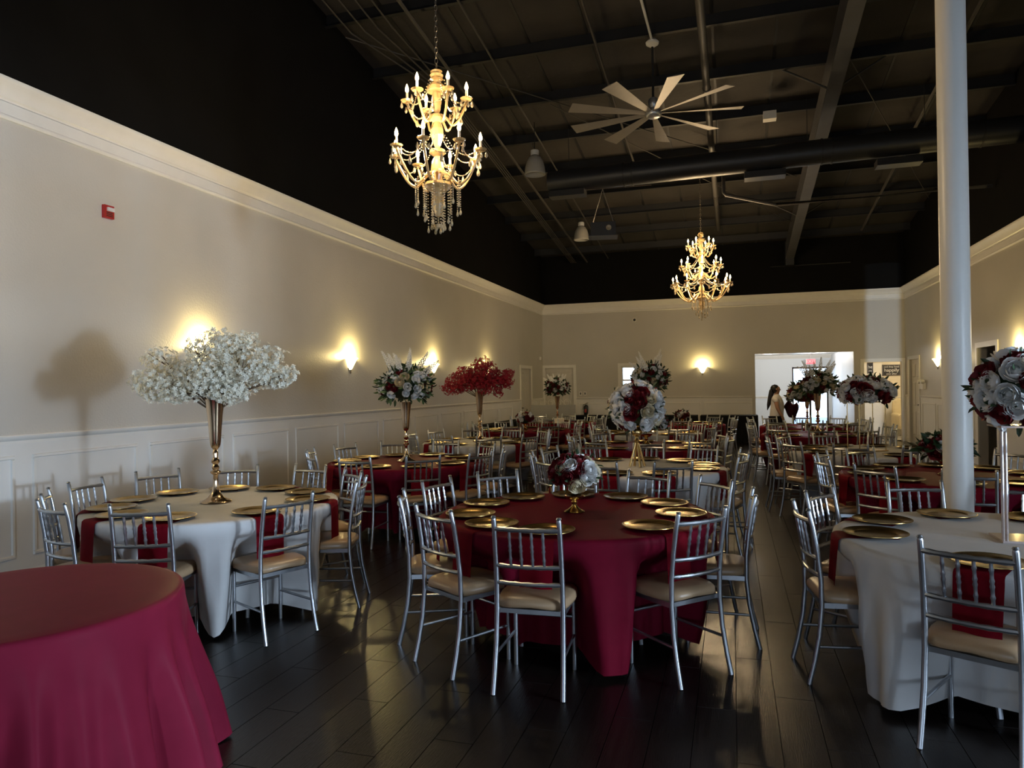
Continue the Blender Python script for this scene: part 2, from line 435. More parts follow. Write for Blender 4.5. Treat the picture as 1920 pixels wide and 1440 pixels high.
# double-hung window with blinds in the back wall
wn = struct(empty('window_1'))
mb = MB()
for u0, u1, q0, q1 in ((-3.33, -3.24, 1.30, 2.31), (-2.49, -2.40, 1.30, 2.31), (-3.24, -2.49, 2.22, 2.31), (-3.36, -2.37, 1.29, 1.37)):
    mb.box((u0, D-.024, q0), (u1, D, q1))
mb.build('window_casing', 'white_trim', wn)
mb = MB()
for u0, u1, q0, q1 in ((-3.24, -3.19, 1.37, 2.22), (-2.54, -2.49, 1.37, 2.22), (-3.19, -2.54, 2.17, 2.22), (-3.19, -2.54, 1.37, 1.42), (-3.19, -2.54, 1.77, 1.82)):
    mb.box((u0, D+.04, q0), (u1, D+.09, q1))
mb.build('sash', 'white_trim', wn)
for q0, q1 in ((1.42, 1.77), (1.82, 2.17)): MB().box((-3.19, D+.062, q0), (-2.54, D+.066, q1)).build('pane', 'glass', wn)
for k in range(14): MB().box((-3.18, D+.10, 1.44+k*.052), (-2.55, D+.125, 1.446+k*.052)).build('blind_slat', 'blind', wn)
# glass doors beside the camera and the shop window behind it (daylight comes in here)
def glazing(n, f, a, b, z0, z1, cols, rows):
    d = struct(empty('window_%d' % n)); mb = MB(); t = .035
    us = [a+(b-a)*k/cols for k in range(cols+1)]; zs = [z0+(z1-z0)*k/rows for k in range(rows+1)]
    def bx(u0, u1, q0, q1):
        p0 = f(u0, -.10, q0); p1 = f(u1, -.04, q1); mb.box([min(p0[i], p1[i]) for i in range(3)], [max(p0[i], p1[i]) for i in range(3)])
    for u in us: bx(max(a, u-t), min(b, u+t), z0, z1)
    for q in zs: bx(a, b, max(z0, q-t), min(z1, q+t))
    mb.build('muntin_frame', 'white_trim', d); mb = MB(); casing(mb, f, a, b, z1); mb.build('casing', 'white_trim', d); return d
glazing(2, fR, 1.2, 3.0, .02, 2.35, 4, 5)
glazing(3, lambda u, o, z: (u, YF+o, z), -2.6, .25, .35, 3.1, 3, 2)
glazing(4, lambda u, o, z: (u, YF+o, z), 0.5, 2.45, .30, 2.9, 2, 2)
# opening to the hall in the right wall
ho = struct(empty('trim_30'))
casing(MB(), fR, 14.70, 15.72, 2.25, .10).build('casing', 'white_trim', ho)
mb = MB(); mb.box((XR+.15, 13.6, -.1), (XR+2.2, 16.8, 0)); mb.build('hall_floor', 'foyer_floor', ho)
mb = MB(); mb.box((XR+2.2, 13.6, 0), (XR+2.3, 16.8, 2.7)); mb.box((XR+.15, 13.5, 0), (XR+2.3, 13.6, 2.7)); mb.box((XR+.15, 16.8, 0), (XR+2.3, 16.9, 2.7)); mb.box((XR+.15, 13.5, 2.6), (XR+2.3, 16.9, 2.7))
mb.build('hall_wall', 'wall_paint', ho)
# plain wide opening to the foyer, cased doorway to the lounge
fo = struct(empty('wall_foyer'))
FX0, FX1, FY1, FZ = -.6, 3.36, 26.9, 2.62
mb = MB(); mb.box((FX0-.1, D+.15, -.1), (FX1, FY1, 0)); mb.build('foyer_floor', 'foyer_floor', fo)
wall('foyer_back', 'y', FY1, .12, FX0-.1, FX1+.1, 0, FZ, [(2.03, 3.2, 0, 2.2)], 'foyer_wall', fo)
mb = MB(); mb.box((FX0-.1, D+.15, 0), (FX0, FY1, FZ)); mb.box((FX1-.06, D+.15, 0), (FX1, FY1, FZ)); mb.build('foyer_side', 'foyer_wall', fo)
MB().box((FX0-.1, D+.15, FZ), (FX1, FY1+.1, FZ+.08)).build('foyer_ceiling', 'white_trim', fo)
mb = MB(); mb.sweep([(0, -.12), (.02, -.12), (.10, -.02), (.10, 0), (0, 0)], (FX0, FY1, FZ), (FX1, FY1, FZ)); mb.build('foyer_crown', 'white_trim', fo)
mb = MB(); mb.sweep(RPROF, (FX0, FY1, ZR-.1), (1.98, FY1, ZR-.1)); mb.sweep(RPROF, (FX0, D+.2, ZR-.1), (FX0, FY1, ZR-.1)); mb.build('foyer_rail', 'white_trim', fo)
MB().box((.30, FY1-.14, 0), (.52, FY1, FZ)).build('foyer_pilaster', 'white_trim', fo)
fd = struct(empty('door_4'))
mb = MB()
for u0, u1 in ((2.03, 2.08), (2.58, 2.65), (3.15, 3.2)): mb.box((u0, FY1+.02, 0), (u1, FY1+.08, 2.2))
mb.box((2.03, FY1+.02, 2.14), (3.2, FY1+.08, 2.2)); mb.box((2.03, FY1+.02, 0), (3.2, FY1+.08, .12))
mb.build('door_frame', 'dark_bronze', fd)
for u0, u1 in ((2.08, 2.58), (2.65, 3.15)): MB().box((u0, FY1+.045, .12), (u1, FY1+.05, 2.14)).build('pane', 'glass', fd)
for k, (x, y) in enumerate(((.5, 23.6), (1.2, 25.0), (2.0, 23.4), (2.6, 25.2))):
    o = thing('downlight', ('round ceiling downlight at the left of the foyer', 'round ceiling downlight near the foyer back wall', 'round ceiling downlight above the foyer entrance', 'round ceiling downlight beside the exit sign')[k], 'ceiling light', (x, y, FZ))
    MB().lathe([(.10, -.001), (.10, -.012), (.085, -.014), (.085, -.001)], 20).build('ring', 'white_trim', o)
    MB().lathe([(.001, -.006), (.085, -.006)], 20).build('lens', 'panel_light', o)
    point('downlight_lamp', (x, y, FZ-.12), 28, (1, .95, .88), .08)
ex = at_y(1520, 678, FY1-.4)
e = thing('exit_sign', 'lit red exit sign hanging in the bright foyer', 'exit sign', (ex.x, ex.y, ex.z))
MB().box((-.155, -.02, -.095), (.155, .02, .095)).build('housing', 'white_plastic', e)
MB().box((-.145, -.024, -.085), (.145, -.0201, .085)).build('face', 'exit_red', e)
MB().tube([(0, 0, .09), (0, 0, FZ-ex.z)], .012, 6).build('stem', 'white_plastic', e)
def text(name, body, size, loc, rot, mt, parent):
    c = bpy.data.curves.new(name, 'FONT'); c.body = body; c.size = size; c.align_x = 'CENTER'; c.align_y = 'CENTER'; c.extrude = .002
    tmp = bpy.data.objects.new('tmp', c); col.objects.link(tmp); dg = bpy.context.evaluated_depsgraph_get()
    me = bpy.data.meshes.new_from_object(tmp.evaluated_get(dg)); bpy.data.objects.remove(tmp); me.materials.clear(); me.materials.append(M[mt])
    o = put(name, me, parent, loc, rot); o['kind'] = 'stuff'; return o
text('lettering', 'EXIT', .15, (0, -.026, 0), (PI/2, 0, 0), 'white_plastic', e)
# lounge behind the cased doorway
lo = struct(empty('wall_lounge'))
LY = 24.7
mb = MB(); mb.box((FX1+.02, D+.15, -.1), (8.2, LY+.1, 0)); mb.build('lounge_floor', 'foyer_floor', lo)
mb = MB(); mb.box((FX1+.02, LY, 0), (8.2, LY+.1, 2.9)); mb.box((8.2, D+.15, 0), (8.3, LY, 2.9)); mb.box((FX1, D+.15, 0), (FX1+.05, LY, 2.9)); mb.box((XR+.15, D+.12, 0), (8.3, D+.2, 2.9)); mb.box((FX1, D+.15, 2.8), (8.3, LY, 2.9)); mb.build('lounge_shell', 'cream_wall', lo)
mb = MB(); mb.sweep(RPROF, (FX1+.05, LY, ZR-.12), (8.2, LY, ZR-.12)); mb.box((FX1+.05, LY-.01, 0), (8.2, LY, ZR-.18)); mb.build('lounge_wainscot', 'white_trim', lo)
casing(MB(), fB, 3.50, 4.43, 2.18, .095).build('casing', 'white_trim', lo)
point('lounge_lamp', (5.2, 23.0, 2.35), 55, (1, .84, .58), .15)
def sign(px0, py0, px1, py1, lines, label):
    a = at_y(px0, py0, LY); b = at_y(px1, py1, LY); w_, h_ = b.x-a.x, a.z-b.z
    s = thing('wall_sign', label, 'sign', ((a.x+b.x)/2, LY, (a.z+b.z)/2))
    mb = MB()
    for q in (((-w_/2, -.03, h_/2-.025), (w_/2, 0, h_/2)), ((-w_/2, -.03, -h_/2), (w_/2, 0, -h_/2+.025)), ((-w_/2, -.03, -h_/2), (-w_/2+.025, 0, h_/2)), ((w_/2-.025, -.03, -h_/2), (w_/2, 0, h_/2))): mb.box(*q)
    mb.build('frame', 'dark_wood', s); MB().box((-w_/2, -.018, -h_/2), (w_/2, -.002, h_/2)).build('board', 'chalk_black', s)
    for t, sz, dz in lines: text('lettering', t, sz, (0, -.022, dz), (PI/2, 0, 0), 'chalk_white', s)
sign(1654, 684, 1689, 704, [('and they lived', .075, .105), ('happily', .15, .0), ('ever after', .075, -.115)], 'black sign with white happily lettering on the lounge wall')
sign(1626, 680, 1637, 700, [('he', .14, .03), ('ot', .10, -.09)], 'narrow black sign with white letters left of the happily sign')
ac = at_z(1672, 828, 0)
a_ = thing('armchair', 'cream upholstered armchair in the lounge doorway', 'armchair', (5.08, 23.95, 0), R_(8))
mb = MB().box((-.36, -.34, .22), (.36, .34, .40)); mb.build('base', 'armchair_cream', a_)
mb = MB().box((-.27, -.36, .40), (.27, .22, .52)); mb.build('seat_cushion', 'armchair_cream', a_)
mb = MB(); mb.tube([(-.30, .26, .40), (-.33, .30, .8), (-.31, .32, 1.0), (-.2, .34, 1.08), (0, .35, 1.10), (.2, .34, 1.08), (.31, .32, 1.0), (.33, .30, .8), (.30, .26, .40)], .06, 8); mb.box((-.31, .25, .38), (.31, .38, 1.05)); mb.build('backrest', 'armchair_cream', a_)
for s in (-1, 1):
    mb = MB(); mb.tube([(s*.34, -.34, .58), (s*.34, .30, .62)], .075, 10); mb.box((s*.34-.06, -.33, .3), (s*.34+.06, .3, .6)); mb.build('armrest', 'armchair_cream', a_)
    for q in (-.28, .28): MB().tube([(s*.29, q, .22), (s*.31, q*1.1, 0)], [.025, .017], 6).build('leg', 'dark_wood', a_)

# ------------------------------------------------------------------ sconces
def sconce_mesh():
    body = MB().lathe([(.001, -.10), (.028, -.095), (.05, -.06), (.075, -.01), (.105, .05), (.135, .085), (.128, .088), (.098, .052), (.07, -.006), (.045, -.052), (.001, -.085)], 20, (0, .0, 0), -PI/2-PI/2*1.0, PI/2*0+0)
    return body.mesh('sconce_bowl', 'sconce_glass', 'all')
SB = sconce_mesh()
plate_ = MB().lathe([(.001, .014), (.04, .014), (.05, .006), (.05, 0)], 16).mesh('backplate', 'chain_metal', True)
fin_ = MB().lathe([(.001, -.155), (.012, -.145), (.016, -.13), (.008, -.118), (.02, -.105), (.026, -.094), (.001, -.09)], 12).mesh('finial', 'chain_metal', True)
def sconce(label, loc, rz, pw):
    # local -y points into the room
    s = thing('wall_sconce', label, 'wall lamp', loc, rz, 'half-bowl wall sconces')
    put('bowl', SB, s); put('finial', fin_, s, (0, -.02, 0)); put('backplate', plate_, s, (0, 0, -.06), (PI/2, 0, 0))
    o = Matrix.Rotation(rz, 3, 'Z') @ Vector((0, -.085, .115))
    point('sconce_bulb', Vector(loc)+o, pw, WARM, .035)
SW = 33
sconce('glowing wall sconce behind the white blossom tree', (XL, 6.58, 2.02), PI/2, SW)
sconce('glowing wall sconce on the left wall between the two nearest tall centerpieces', (XL, 9.84, 2.02), PI/2, SW)
sconce('glowing wall sconce between the spiked rose vase and red blossom tree', (XL, 13.08, 2.02), PI/2, SW)
sconce('glowing wall sconce hidden behind the red blossom tree', (XL, 16.3, 2.02), PI/2, SW*.8)
sconce('glowing wall sconce on the left wall abreast of the camera', (XL, 3.32, 2.02), PI/2, SW)
sconce('glowing wall sconce on the right wall abreast of the column', (XR, 8.84, 2.05), -PI/2, SW)
sconce('glowing wall sconce on the back wall left of the foyer opening', (-.83, D, 2.06), 0, SW)
sconce('glowing wall sconce on the right wall just left of the column', (XR, 18.44, 2.05), -PI/2, SW)
sconce('glowing wall sconce on the right wall at the right picture edge', (XR, 13.64, 2.05), -PI/2, SW)

# ------------------------------------------------------------------ chairs
def chair_proto():
    t = empty('chiavari_chair')
    # cushion: rounded pad, wider in front
    vs = []; fs = []; N = 28
    rings = [(.90, .437, 0), (.985, .444, 0), (1.0, .458, 0), (.985, .474, 0), (.92, .487, 0), (.7, .496, 0), (.35, .499, 0)]
    for sc_, z, _ in rings:
        for j in range(N):
            a = 2*PI*j/N; c, s = math.cos(a), math.sin(a); e = .42
            x = math.copysign(abs(c)**e, c); y = math.copysign(abs(s)**e, s)
            wx = .208 if y > 0 else .208-.022*abs(y)
            vs.append((x*wx*sc_, (.002+y*.205)*sc_, z + (.006*math.cos(x*3) if z < .46 else 0)))
    for i in range(len(rings)-1):
        for j in range(N): fs.append((i*N+j, i*N+(j+1) % N, (i+1)*N+(j+1) % N, (i+1)*N+j))
    fs.append(tuple((len(rings)-1)*N+j for j in range(N))); fs.append(tuple(range(N-1, -1, -1)))
    put('seat', MB().add(vs, fs).mesh('seat', 'seat_vinyl', 'all'), t)
    fr = MB()
    for s in (-1, 1): fr.box((s*.175-.011, -.185, .408), (s*.175+.011, .18, .436))
    for yy in (-.185, .16): fr.box((-.175, yy, .410), (.175, yy+.022, .434))
    put('seat_frame', fr.mesh('seat_frame', 'silver'), t)
    for s in (-1, 1):
        p = [(s*.187, -.262, 0), (s*.184, -.232, .12), (s*.181, -.205, .26), (s*.179, -.190, .42), (s*.178, -.192, .56), (s*.177, -.207, .70), (s*.176, -.230, .84), (s*.175, -.247, .915), (s*.175, -.249, .925), (s*.175, -.251, .930), (s*.175, -.2515, .938)]
        r = [.0135]*7+[.0135, .0105, .0145, .009]
        put('rear_leg', MB().tube(p, r, 10).mesh('rear_leg', 'silver', True), t)
        put('front_leg', MB().tube([(s*.172, .165, 0), (s*.172, .165, .435)], .0125, 10).mesh('front_leg', 'silver', True), t)
    def rail(z, y0, bow, rad):
        pts = [(-.176+.352*k/10, y0-bow*(1-(2*k/10-1)**2), z) for k in range(11)]
        rr = [rad*(1.25 if k in (1, 3, 5, 7, 9) else 1) for k in range(11)]
        return MB().tube(pts, rr, 8).mesh('rail', 'silver', True)
    put('top_rail', rail(.868, -.236, .028, .0115), t)
    put('cross_rail', rail(.668, -.203, .026, .0108), t)
    put('cross_rail', rail(.575, -.193, .024, .0105), t)
    for k in range(4):
        x = -.090+.06*k; bow = .027*(1-(x/.176)**2)
        pts = []; rr = []
        for q in range(17):
            f = q/16; pts.append((x, -.203-bow-(.033)*f, .672+.192*f)); rr.append(.0105 if q in (3, 7, 9, 13) else .0076)
        put('spindle', MB().tube(pts, rr, 6).mesh('spindle', 'silver', True), t)
    for s in (-1, 1):
        put('stretcher', MB().tube([(s*.182, -.215, .20), (s*.172, .165, .20)], .0085, 8).mesh('stretcher', 'silver', True), t)
    put('stretcher', MB().tube([(-.172, .165, .30), (.172, .165, .30)], .0085, 8).mesh('stretcher', 'silver', True), t)
    return t
CHAIR = chair_proto()
chair_used = [False]
def add_chair(loc, rz, label):
    if not chair_used[0]:
        chair_used[0] = True; CHAIR.location = loc; CHAIR.rotation_euler = (0, 0, rz); tag(CHAIR, label, 'chair', 'silver banquet chairs'); return CHAIR
    return dup(CHAIR, loc, rz, label)

# ------------------------------------------------------------------ tables, cloths, chargers, napkins
TH = .765
def sstep(a, b, x): t = max(0, min(1, (x-a)/(b-a))); return t*t*(3-2*t)
def cloth(name, R, mt, angs, hem, seed, flare=0., amp=.034, indent=.25, zt=TH, ks=(7, 11, 16, 21, 29), N=168):
    r0 = random.Random(seed)
    fo_ = [(k, r0.uniform(.4, 1), r0.uniform(0, 6.28)) for k in ks]
    prof = [(0.02, zt), (R*.3, zt), (R*.6, zt), (R*.85, zt), (R*.96, zt), (R*.992, zt-.003), (R*1.004, zt-.012), (R*1.008, zt-.03)]
    K = 15
    vs = []; fs = []
    rows = len(prof)+K
    for i in range(rows):
        for j in range(N):
            a = 2*PI*j/N
            if i < len(prof): r, z = prof[i]
            else:
                t = (i-len(prof)+1)/K
                ind = 0
                for ca in angs:
                    dd = abs((a-ca+PI) % (2*PI)-PI); ind = max(ind, 1-sstep(R_(9+4*t), R_(17+6*t), dd))
                fold = sum(q*math.sin(k*a+p) for k, q, p in fo_)/2.0
                hz = hem+.07*ind+.012*fold
                z = zt-.03-(zt-.03-hz)*t
                r = R*1.008 + flare*t**1.3 + amp*fold*sstep(0, .8, t) - indent*ind*sstep(.70, .50, z)
                if angs: r += .02*(1-ind)*sstep(.1, .7, t)
            vs.append((r*math.cos(a), r*math.sin(a), z))
    for i in range(rows-1):
        for j in range(N): fs.append((i*N+j, i*N+(j+1) % N, (i+1)*N+(j+1) % N, (i+1)*N+j))
    fs.append(tuple(range(N)))
    return MB().add(vs, fs).mesh(name, mt, 'all')
TOP = {}
def folding_table(loc, R, label):
    t = thing('folding_table', label, 'table', loc, .3, 'round folding tables')
    if R not in TOP:
        TOP[R] = (MB().lathe([(.001, TH-.035), (R-.01, TH-.035), (R, TH-.03), (R, TH-.006), (R-.004, TH-.004), (.001, TH-.004)], 48).mesh('tabletop', 'ivory', True),
                  [MB().tube([(R*.42*a, R*.36*b, TH-.036), (R*.42*a, R*.40*b, .1), (R*.42*a, R*.42*b, 0)], .014, 8).mesh('leg', 'silver', True) for a in (-1, 1) for b in (-1, 1)],
                  [MB().tube([(R*.42*a, -R*.385, .3), (R*.42*a, R*.385, .3)], .010, 6).mesh('brace', 'silver', True) for a in (-1, 1)])
    a, b, c = TOP[R]; put('tabletop', a, t)
    for q in b: put('leg', q, t)
    for q in c: put('brace', q, t)
    return t
CH = MB().lathe([(.001, .006), (.105, .006), (.114, .009), (.122, .014), (.155, .0175), (.163, .0205), (.1665, .0195), (.167, .017), (.160, .013), (.122, .009), (.110, .002), (.106, 0), (.001, 0)], 40).mesh('charger_plate', 'charger_gold', True)
def napkin_mesh(R, seed):
    r0 = random.Random(seed); w2 = .098; vs = []; fs = []; path = [(.60, TH+.0025)]
    for q in (.7, .8, .86, .885): path.append((q, TH+.0025))
    path += [(R*1.0, TH-.0005), (R*1.012+.003, TH-.012), (R*1.014+.004, TH-.04)]
    L = .26+.03*r0.random()
    for k in range(1, 8): path.append((R*1.014+.005+.008*k/7, TH-.04-L*k/7))
    sk = r0.uniform(-.02, .02); ph = r0.uniform(0, 6)
    n_ = 7
    for i, (r, z) in enumerate(path):
        t = max(0, (i-7)/7)
        for j in range(n_):
            u = -1+2*j/(n_-1); x = u*w2*(1-.04*t)+sk*t
            rr = math.sqrt(max(r*r-x*x, .01)) if r > .88 else r
            vs.append((x, rr+.010*t*math.sin(3*u+ph), z))
    for i in range(len(path)-1):
        for j in range(n_-1): fs.append((i*n_+j, i*n_+j+1, (i+1)*n_+j+1, (i+1)*n_+j))
    m_ = MB().add(vs, fs).mesh('napkin', 'napkin_red', 'all'); return m_
NAPS = [napkin_mesh(.9, s) for s in range(4)]
HOURS = ['twelve', 'one', 'two', 'three', 'four', 'five', 'six', 'seven', 'eight', 'nine', 'ten', 'eleven']
def clock(c, angs):
    base = math.atan2(c[1], c[0])      # bearing away from the camera = twelve
    out = {}; free = set(range(12))
    for i, a in sorted(enumerate(angs), key=lambda q: abs(((base-q[1])/R_(30)+.5) % 1-.5)):
        h = ((base-a)/R_(30)) % 12
        b = min(free, key=lambda k: abs((k-h+6) % 12-6)); free.discard(b); out[i] = HOURS[b]
    return [out[i] for i in range(len(angs))]
def banquet(c, colr, desc, angs, ct=.87, seed=0, plates=True, skip=(), naps=True):
    angs = [R_(a) for a in angs]; rr = random.Random(seed)
    folding_table((c[0], c[1], 0), .885, 'round folding table under the cloth of the '+desc)
    k = cloth('tablecloth', .9, 'burgundy_cloth' if colr == 'r' else 'white_cloth', angs, .03, seed)
    o = put('tablecloth', k, None, (c[0], c[1], 0))
    tag(o, ('burgundy' if colr == 'r' else 'white')+' cloth draped over the '+desc, 'tablecloth', 'round tablecloths')
    hrs = clock(c, angs)
    for i, a in enumerate(angs):
        r = ct+rr.uniform(-.02, .05) if isinstance(ct, (int, float)) else ct[i]
        if i not in skip:
            add_chair((c[0]+r*math.cos(a), c[1]+r*math.sin(a), 0), a+PI/2+R_(rr.uniform(-5, 5)), "silver chair at %s o'clock of the %s" % (hrs[i], desc))
        if plates:
            p = put('charger_plate', CH, None, (c[0]+.70*math.cos(a), c[1]+.70*math.sin(a), TH+.004))
            tag(p, "gold charger plate at %s o'clock on the %s" % (hrs[i], desc), 'plate', 'gold charger plates')
        if naps:
            q = put('napkin', NAPS[i % 4], None, (c[0], c[1], 0), (0, 0, a-PI/2+R_(rr.uniform(-2, 2))))
            tag(q, "folded burgundy napkin at %s o'clock on the %s" % (hrs[i], desc), 'napkin', 'burgundy napkins')
def even(n_, off): return [off+360/n_*k for k in range(n_)]
T1 = at_z(405, 942, TH); T2 = at_z(762, 865, TH); T3 = at_z(900, 828, TH); T4 = at_z(985, 806, TH); T5 = Vector((-3.98, 16.45, TH))
T6 = at_z(1077, 960, TH); T7 = at_z(1195, 875, TH); T8 = at_z(1212, 836, TH); T9 = Vector((-1.42, 13.0, TH)); T10 = Vector((-1.05, 15.9, TH))
R0 = at_z(1912, 1013, TH); R1 = Vector((1.86, 7.32, TH)); R3 = at_z(1625, 845, TH); R4 = at_z(1534, 814, TH); R5 = at_z(1514, 799, TH)
banquet(T1, 'w', 'white table with the white blossom tree', [-140, -172, -108, -74, 155, 121, 87, -28, 18, 53], seed=1)
banquet(T2, 'r', 'red table with the spiked rose vase', even(10, -92), seed=2)
banquet(T3, 'w', 'white table with the red blossom tree', even(10, -100), seed=3)
banquet(T4, 'r', 'red table with low roses near left wall', even(10, -84), seed=4)
banquet(T5, 'r', 'far red table near the two white doors', even(10, -90), seed=5, skip=(7,))
banquet(T6, 'r', 'red table with low roses in centre foreground', [-91, -38, -124, -156, 167, 136, 3, 37, 69, 103], seed=6)
banquet(T7, 'w', 'white table with the gold-legged rose ball', [-100, -66, -16, 18, 54, 90, 125, 160, -164, -132], seed=7)
banquet(T8, 'r', 'red table behind the gold-legged rose ball', even(10, -82), seed=8)
banquet(T9, 'w', 'white table far back in the middle row', even(10, -95), seed=9)
banquet(T10, 'r', 'red table nearest the black draped tables', even(10, -86), seed=10)
banquet(R0, 'w', 'white table in the right foreground', [-118, -176, 147, 104, 66, 30, -8, -44, -80], seed=11, ct=[.83, .84, .84, .87, .9, .86, .86, .86, .86])
banquet(R1, 'r', 'red table behind the white column', [-132, -96, -60, -24, 12, 48, 84, 120, 155, -170], seed=12)
banquet(R3, 'w', 'white table with the rose dome on posts', even(10, -108), seed=13)
banquet(R4, 'r', 'red table below the red exit sign', even(10, -94), seed=14)
banquet(R5, 'r', 'far red table beside the standing woman', even(10, -90), seed=15)
# bare round table in the left foreground
folding_table((-2.83, 2.2, 0), .60, 'small round table under the plain burgundy cloth, left foreground')
o = put('tablecloth', cloth('tablecloth', .618, 'burgundy_satin', [], .004, 21, flare=.13, amp=.072, indent=0, ks=(11, 14, 17, 23, 31), N=260), None, (-2.83, 2.2, 0))
tag(o, 'plain burgundy satin cloth on the bare table in the left foreground', 'tablecloth', 'round tablecloths')

# black draped buffet tables along the back wall
def draped(a, b, label, name='buffet_table', mt='black_cloth', zt=.762, seed=0):
    cx, cy = (a[0]+b[0])/2, (a[1]+b[1])/2; hx, hy = (b[0]-a[0])/2, (b[1]-a[1])/2
    t = thing(name, label, 'table', (cx, cy, 0), 0, 'black draped tables')
    MB().box((-hx+.02, -hy+.02, zt-.035), (hx-.02, hy-.02, zt-.006)).build('tabletop', 'dark_wood', t)
    for sx in (-1, 1):
        for sy in (-1, 1): MB().tube([(sx*(hx-.12), sy*(hy-.1), zt-.036), (sx*(hx-.12), sy*(hy-.1), 0)], .014, 6).build('leg', 'black_steel', t)
    per = []; step = .03
    for k in range(int(2*hx/step)): per.append((-hx+k*step, -hy))
    for k in range(int(2*hy/step)): per.append((hx, -hy+k*step))
    for k in range(int(2*hx/step)): per.append((hx-k*step, hy))
    for k in range(int(2*hy/step)): per.append((-hx, hy-k*step))
    n_ = len(per); vs = []; fs = []
    for i, (q, z) in enumerate(((0, zt), (0, zt-.01), (.5, .4), (1, .01))):
        for j, (x, y) in enumerate(per):
            d = Vector((x/hx, y/hy, 0)); o_ = Vector((1 if abs(x) >= hx-.001 else 0, 1 if abs(y) >= hy-.001 else 0, 0))
            w_ = q*(.012+.014*math.sin(j*1.1)); vs.append((x+math.copysign(o_.x*w_, x), y+math.copysign(o_.y*w_, y), z))
    for i in range(3):
        for j in range(n_): fs.append((i*n_+j, i*n_+(j+1) % n_, (i+1)*n_+(j+1) % n_, (i+1)*n_+j))
    fs.append(tuple(range(n_)))
    put('drape', MB().add(vs, fs).mesh('drape', mt), t)
draped((-4.55, 20.35), (-2.78, 21.1), 'black draped buffet table below the fire extinguisher')
draped((-2.69, 20.35), (-.95, 21.1), 'black draped buffet table below the small back window')
draped((-.86, 20.35), (.66, 21.1), 'black draped buffet table beside the foyer opening')
draped((-5.62, 15.2), (-5.2, 18.6), 'narrow black draped table along the left wall')

# ------------------------------------------------------------------ flowers
def petal(mb, rot, shell, top, wdt, curl, ph0=2.35):
    # one petal: a patch of a cupped shell whose lip rolls outward
    pts = []; nf, nu = 5, 5
    for i in range(nf):
        f = i/(nf-1)
        for j in range(nu):
            u = -1+2*j/(nu-1)
            ph = ph0-(ph0-top)*f + .30*u*u*f
            rad = shell*(.70+.30*f) + curl*f**4*(1-.35*u*u)
            an = rot+u*wdt*(.55+.45*math.sin(PI*(.15+.6*f)))
            rad *= 1-.05*abs(u)
            pts.append((rad*math.sin(ph)*math.cos(an), rad*math.sin(ph)*math.sin(an), rad*math.cos(ph)*.92-.12-curl*.35*f**4))
    mb.add(pts, [(i*nu+j, i*nu+j+1, (i+1)*nu+j+1, (i+1)*nu+j) for i in range(nf-1) for j in range(nu-1)])
def rose_mesh(mt, op, seed):
    r0 = random.Random(seed); mb = MB()
    mb.lathe([(.001, -.55), (.18, -.45), (.24, -.2), (.17, .12), (.06, .2), (.001, .18)], 8)
    for (n_, sh, tp, cu) in ((3, .30, .35, .0), (3, .42, .50, .03), (4, .56, .68, .06), (5, .72, .88*op, .10), (5, .86, 1.12*op, .14), (6, .95, 1.42*op, .16)):
        o = r0.uniform(0, 6)
        for k in range(n_): petal(mb, o+2*PI*k/n_+r0.uniform(-.1, .1), sh*r0.uniform(.96, 1.04), tp+r0.uniform(-.08, .08), PI/n_*1.28, cu*r0.uniform(.7, 1.3))
    return mb.mesh('rose', mt, 'all')
ROSES = {'w': [rose_mesh('petal_white', 1.0, 1), rose_mesh('petal_white', .85, 2)], 'c': [rose_mesh('petal_cream', 1.0, 3), rose_mesh('petal_cream', .85, 4)], 'r': [rose_mesh('petal_red', 1.0, 5), rose_mesh('petal_red', .85, 6)]}
def leaf(mb, p, d, ln, wd, r0):
    d = d.normalized(); s = d.cross(Vector((r0.uniform(-1, 1), r0.uniform(-1, 1), r0.uniform(-1, 1)))).normalized(); n_ = d.cross(s)
    mb.add([p, p+d*ln*.35+s*wd*.5+n_*wd*.1, p+d*ln*.75+s*wd*.36+n_*wd*.05, p+d*ln-n_*wd*.3, p+d*ln*.75-s*wd*.36+n_*wd*.05, p+d*ln*.35-s*wd*.5+n_*wd*.1, p+d*ln*.5-n_*wd*.08],
           [(0, 1, 6), (1, 2, 6), (2, 3, 6), (3, 4, 6), (4, 5, 6), (5, 0, 6)])
def sphere_pts(n_, zmin, r0, zmax=1.0):
    out = []; g = PI*(3-math.sqrt(5))
    for i in range(n_):
        z = zmax-(zmax-zmin)*(i+.5)/n_; r = math.sqrt(max(0, 1-z*z)); a = g*i+.6
        out.append(Vector((r*math.cos(a), r*math.sin(a), z)))
    return out
